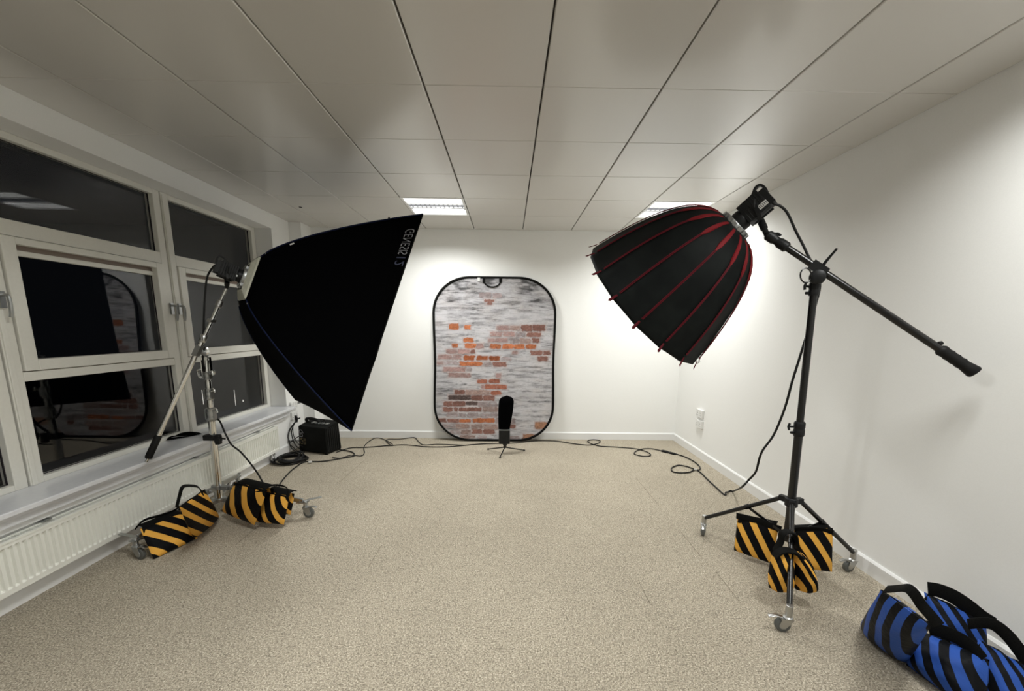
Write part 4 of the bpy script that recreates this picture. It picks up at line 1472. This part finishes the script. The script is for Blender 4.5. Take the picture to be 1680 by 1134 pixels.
def case_thing():
    A = at(491, 741, Z=0); B = at(537, 747, Z=0); C_ = at(550.5, 739, Z=0)
    dx = (B - A).normalized(); wd_ = (B - A).length
    dy = V(-dx.y, dx.x, 0); dp = .24
    c = A + dx * wd_ / 2 + dy * dp / 2
    hL, hR = .355, .325
    t = thing('equipment_case', 'black equipment case with rotated lettering, in the corner under the left softbox', 'case', (c.x, c.y, 0))
    mb = MB()
    hf, hb = .318, .368
    ins = .012
    vs = [A, B, B + dy * dp, A + dy * dp]
    tops = [A + dx * ins + V(0, 0, hf), B - dx * ins + V(0, 0, hf), B - dx * ins + dy * (dp - ins) + V(0, 0, hb), A + dx * ins + dy * (dp - ins) + V(0, 0, hb)]
    vs = [p + V(0, 0, .012) for p in vs] + tops
    mb.add(vs, [(3, 2, 1, 0), (4, 5, 6, 7), (0, 1, 5, 4), (1, 2, 6, 5), (2, 3, 7, 6), (3, 0, 4, 7)])
    mb.build('body', M['case'], t, smooth=False, bevel=.012)
    mb = MB()      # ribbed end
    n_ = dx
    for k in range(7):
        p = B + dy * (.03 + k * .030)
        mb.tube([p + V(0, 0, .03) + dx * .002, p + V(0, 0, hf - .01) - dx * .008], .008, 8)
    mb.build('ribbed_end', M['case_side'], t)
    mb = MB()      # top controls
    for k in range(5):
        p = tops[0].lerp(tops[1], .35 + .13 * k).lerp(tops[3].lerp(tops[2], .35 + .13 * k), .45)
        mb.obox(p + V(0, 0, .006), (.030, .05, .012), dx, dy, V(0, 0, 1))
    mb.build('lid_buckles', M['alu'], t, smooth=False, bevel=.003)
    mb = MB()
    a = tops[0].lerp(tops[3], .5)
    mb.tube(smooth_path([a + V(0, 0, .0) + dx * .03, a + V(0, 0, .035) + dx * .02, a + V(0, 0, .045) + dx * .10, a + V(0, 0, .03) + dx * .19, a + V(0, 0, .0) + dx * .20], 5), .017, 10)
    mb.tube(smooth_path([a + dx * .21, a + V(0, 0, .03) + dx * .27, a + V(0, 0, .045) + dx * .29, a + V(0, 0, .0) + dx * .30], 4), .008, 8)
    mb.build('carry_handle', M['black_rubber'], t)
    for k in range(4):
        mb = MB(); p = [A, B, B + dy * dp, A + dy * dp][k].lerp(c, .12); mb.cyl((p.x, p.y, 0), (p.x, p.y, .016), .015, n=12)
        mb.build('foot', M['black_rubber'], t)
    # lettering reads down the front face, mirrored as the photo shows it
    for (txt, z1_, z0_, mt, xa, hh) in (('QU', .275, .185, 'lettering', .075, .052), ('AD', .18, .10, 'amber_letter', .075, .052)):
        vs, fs = text_geo(txt, 1.0, .012)
        x0 = min(p[0] for p in vs); x1 = max(p[0] for p in vs); y1 = max(p[1] for p in vs)
        n = (-dy)
        slope = ins * 0
        mb = MB()
        out = []
        for (x, y, z) in vs:
            zz = z1_ + (z0_ - z1_) * (x - x0) / (x1 - x0)
            out.append(A + dx * (xa - hh * (y / y1)) + V(0, 0, zz) + n * .0025)
        mb.add(out, fs)
        mb.build('lettering', M[mt], t, smooth=False)
    mb = MB()
    for k in range(4):
        mb.obox(A + dx * .098 + V(0, 0, .165 - k * .020) - dy * .002, (.030, .002, .006), dx, dy, V(0, 0, 1))
    mb.build('small_print', M['amber_letter'], t, smooth=False)
    return A, dx, dy


CA, CDX, CDY = case_thing()


def cable(lab, segs, r=.0055, name='power_cable', grp=None, extra=None):
    pts = []
    for s in segs:
        if isinstance(s, Vector): pts.append(s)
        elif len(s) == 2: pts.append(at(s[0], s[1], Z=.010))
        elif len(s) == 3: pts.append(at(s[0], s[1], Z=s[2]))
        else: pts.append(at(s[0], s[1], Y=s[2]))
    P = smooth_path(pts, 8)
    P = [Vector((p.x, p.y, max(p.z, r + .001))) for p in P]
    mb = MB(); mb.tube(P, r, 8)
    if not extra:
        return tag(mb.build(name, M['cable']), lab, 'cable', grp)
    z0 = min(p.z for p in P) - r
    t = thing(name, lab, 'cable', (P[0].x, P[0].y, z0), grp)
    mb.build('cord', M['cable'], t)
    for (nm, mt, fn) in extra:
        mb = MB(); fn(mb, P); mb.build(nm, M[mt], t)
    return t


GC = 'black cables on the carpet'
# long run from the case past the backdrop to the inline plug
cable('black cable running along the back of the carpet, passing under the backdrop edge', [(552, 742), (575, 735), (600, 734), (640, 731), (665, 730), (700, 733, .012), (735, 733, .010), (770, 730), (800, 728), (840, 727), (870, 724), (890, 723), (915, 724), (940, 728), (958, 730), (970, 730), (982, 727), (984, 723), (972, 721.5), (964, 724), (970, 728), (984, 732), (1010, 733.5), (1040, 736), (1054, 739), (1066, 744), (1066, 748), (1054, 748.5), (1041, 745), (1044, 740), (1056, 736.5), (1070, 736.5), (1086, 740)],
      .0060, grp=GC, extra=[('inline_plug', 'black_rubber', lambda mb, P: mb.lathe(P[-1] - (P[-1] - P[-6]).normalized() * .01, (P[-1] - P[-6]), [(0, .010), (.02, .018), (.08, .020), (.10, .012), (.115, .016), (.17, .016), (.19, .008)], 12))])
cable('black cable rising from the carpet to the lamp on the black stand', [(1104, 743.5), (1122, 749), (1138, 757), (1148, 766), (1147, 771), (1140, 770), (1125, 765), (1112, 763.5), (1102, 768), (1104, 774), (1118, 776), (1132, 774.5), (1141, 770.5), (1150, 776), (1162, 788), (1174, 799), (1186, 810), (1191, 812), (1191, 808, .02),
      (1203, 806, .03), (1216, 800, 2.62, 0), (1228, 788, 2.55, 0), (1240, 774, 2.5, 0), (1246, 752, 2.45, 0), (1252, 738, 2.42, 0), (1268, 716, 2.4, 0), (1280, 690, 2.36, 0), (1290, 662, 2.33, 0), (1300, 625, 2.31, 0), (1311, 590, 2.31, 0), (1325, 545, 2.31, 0), (1338, 500, 2.30, 0), (1345, 470, 2.29, 0), (1341, 448, 2.29, 0),
      (1326, 420, 2.33, 0), (1318, 403, 2.36, 0), (1306, 380, 2.37, 0), (1292, 350, 2.38, 0), (1280, 338, 2.38, 0), (1268, 333, 2.39, 0), HR(.235, 0, .01)],
      .0068, grp=GC, extra=[('cable_tie', 'label', lambda mb, P: mb.box(at(1141, 770.5, Z=.022), (.03, .012, .012)))])
cable('thin black cable from the left lamp head down its chrome mast', [HL(.235, 0, 0), (350, 438, 2.93, 0), (341, 452, 2.94, 0), (337, 475, 2.94, 0), (335, 510, 2.94, 0), (334, 545, 2.93, 0), (333, 570, 2.93, 0), (334, 600, 2.95, 0), (342, 640, 3.03, 0), (352, 680, 3.03, 0), (361, 692, 2.98, 0), (368, 708, 2.92, 0), (373, 718, 2.91, 0), (380, 730, 2.92, 0), (395, 742, 2.94, 0), (412, 762, 2.96, 0), (424, 779, 2.98, 0), (434, 798, 2.98, 0), (440, 815, 3.0, 0), (452, 812, .012), (457, 800, .010), (462, 790), (475, 775), (486, 766), (500, 758), (530, 757), (560, 752), (580, 748), (578, 742), (560, 738), (548, 736.5)],
      .0065, grp=GC)
cable('black cable looping across the carpet in front of the skirting, left of the backdrop', [(545, 750), (558, 752), (575, 747), (592, 748), (598, 743), (597, 735), (601, 728), (612, 720), (620, 718.5), (630, 721), (643, 728), (642, 731), (634, 724), (637, 720.5), (655, 720.5), (675, 718), (682, 719), (688, 726), (696, 730), (720, 729), (760, 730.5)], .0050, grp=GC)
# coil
def coil():
    c = at(478, 757, Z=0)
    rnd = random.Random(3)
    P = []
    for k in range(10 * 14):
        th = 2 * math.pi * k / 14
        r1 = .165 + .03 * math.sin(k * .37) + rnd.uniform(-.004, .004) - .00045 * k
        r2 = .15 + .02 * math.sin(k * .23 + 1)
        P.append(V(c.x - .01 + .02 * math.sin(k * .11) + r1 * math.cos(th), c.y + r2 * math.sin(th), .009 + .0042 * (k / 14) * (1.3 + .5 * math.sin(th * 2 + k * .05))))
    t = thing('coiled_cable', 'flat coil of black cable on the carpet in front of the black case', 'cable', (c.x, c.y, 0), GC)
    mb = MB(); mb.tube(smooth_path(P, 3), .0072, 7)
    mb.build('cord', M['cable'], t)
    mb = MB(); p = at(509, 758, Z=.02); mb.box(p, (.035, .025, .014), Matrix.Rotation(.5, 3, 'Z'))
    mb.build('cable_tie', M['label'], t, smooth=False)


coil()
# loose loops hanging at the left of the case
def hung_loops():
    Yc = 4.70
    top = at(486, 689, Y=Yc)
    t = thing('cable_bundle', 'bundle of thin black cable loops hanging beside the black case, below the socket', 'cable', (top.x, Yc, .0), GC)
    loops = [[(486, 690), (476, 703), (472, 716), (475, 728), (482, 735), (490, 742)], [(486, 690), (479, 705), (480, 720), (486, 732), (495, 738)], [(487, 690), (481, 700), (482, 716), (489, 728), (497, 733)],
             [(484, 692), (473, 712), (476, 724), (490, 716), (496, 712)], [(474, 730), (480, 724), (494, 724), (500, 730)], [(474, 722), (478, 735), (488, 742), (500, 742)]]
    for k, lp in enumerate(loops):
        P = [at(x, y, Y=Yc - .012 * k - .10 * i / 5) for i, (x, y) in enumerate(lp)]
        P = [V(p.x, p.y, max(p.z, .01)) for p in P]
        mb = MB(); mb.tube(smooth_path(P, 6), .0042 + .001 * (k % 2), 7)
        mb.build('cable_loop', M['cable'], t)
    mb = MB(); a = at(485, 683, Y=Yc); mb.tube([at(485, 682, Y=Yc), at(486, 687, Y=Yc), at(487, 693, Y=Yc)], [.014, .020, .010], 10)
    mb.tube([at(487, 688, Y=Yc), at(492, 686, Y=Yc - .03)], .008, 8)
    mb.build('plug', M['black_rubber'], t)


hung_loops()

# black pouch lying on the sill
def sill_pouch():
    zz = ZS
    a, c = at(272, 724, Z=zz), at(331, 713, Z=zz)
    ctr = (a + c) / 2
    t = thing('cloth_pouch', 'flat black cloth pouch lying on the window sill behind the boom', 'pouch', (ctr.x - .04, ctr.y, zz))
    d = (c - a).normalized(); s = V(-d.y, d.x, 0)
    Lh_ = (c - a).length

    def g(side):
        def f(u, w):
            b_ = (1 - abs(2 * u - 1) ** 3) ** .5 * (1 - abs(2 * w - 1) ** 3) ** .5
            p = a + d * (Lh_ * u) + s * ((w - .1) * .095)
            return p + V(0, 0, (.008 + (.026 if side > 0 else -.006) * b_ * (.8 + .25 * math.sin(9 * u + 3 * w))))
        return f
    mb = MB(); mb.grid(g(1), 24, 12, uv=False); mb.grid(g(-1), 24, 12, uv=False)
    mb.build('pouch_body', M['cloth_b'], t)
    mb = MB()
    mb.tube([a + d * (Lh_ * u) - s * .004 + V(0, 0, .016 + .006 * math.sin(7 * u)) for u in [.15 + .7 * k / 10 for k in range(11)]], .0025, 6)
    mb.build('zip', M['alu'], t)


sill_pouch()

for o in bpy.data.objects:
    if '_o' in o: del o['_o']
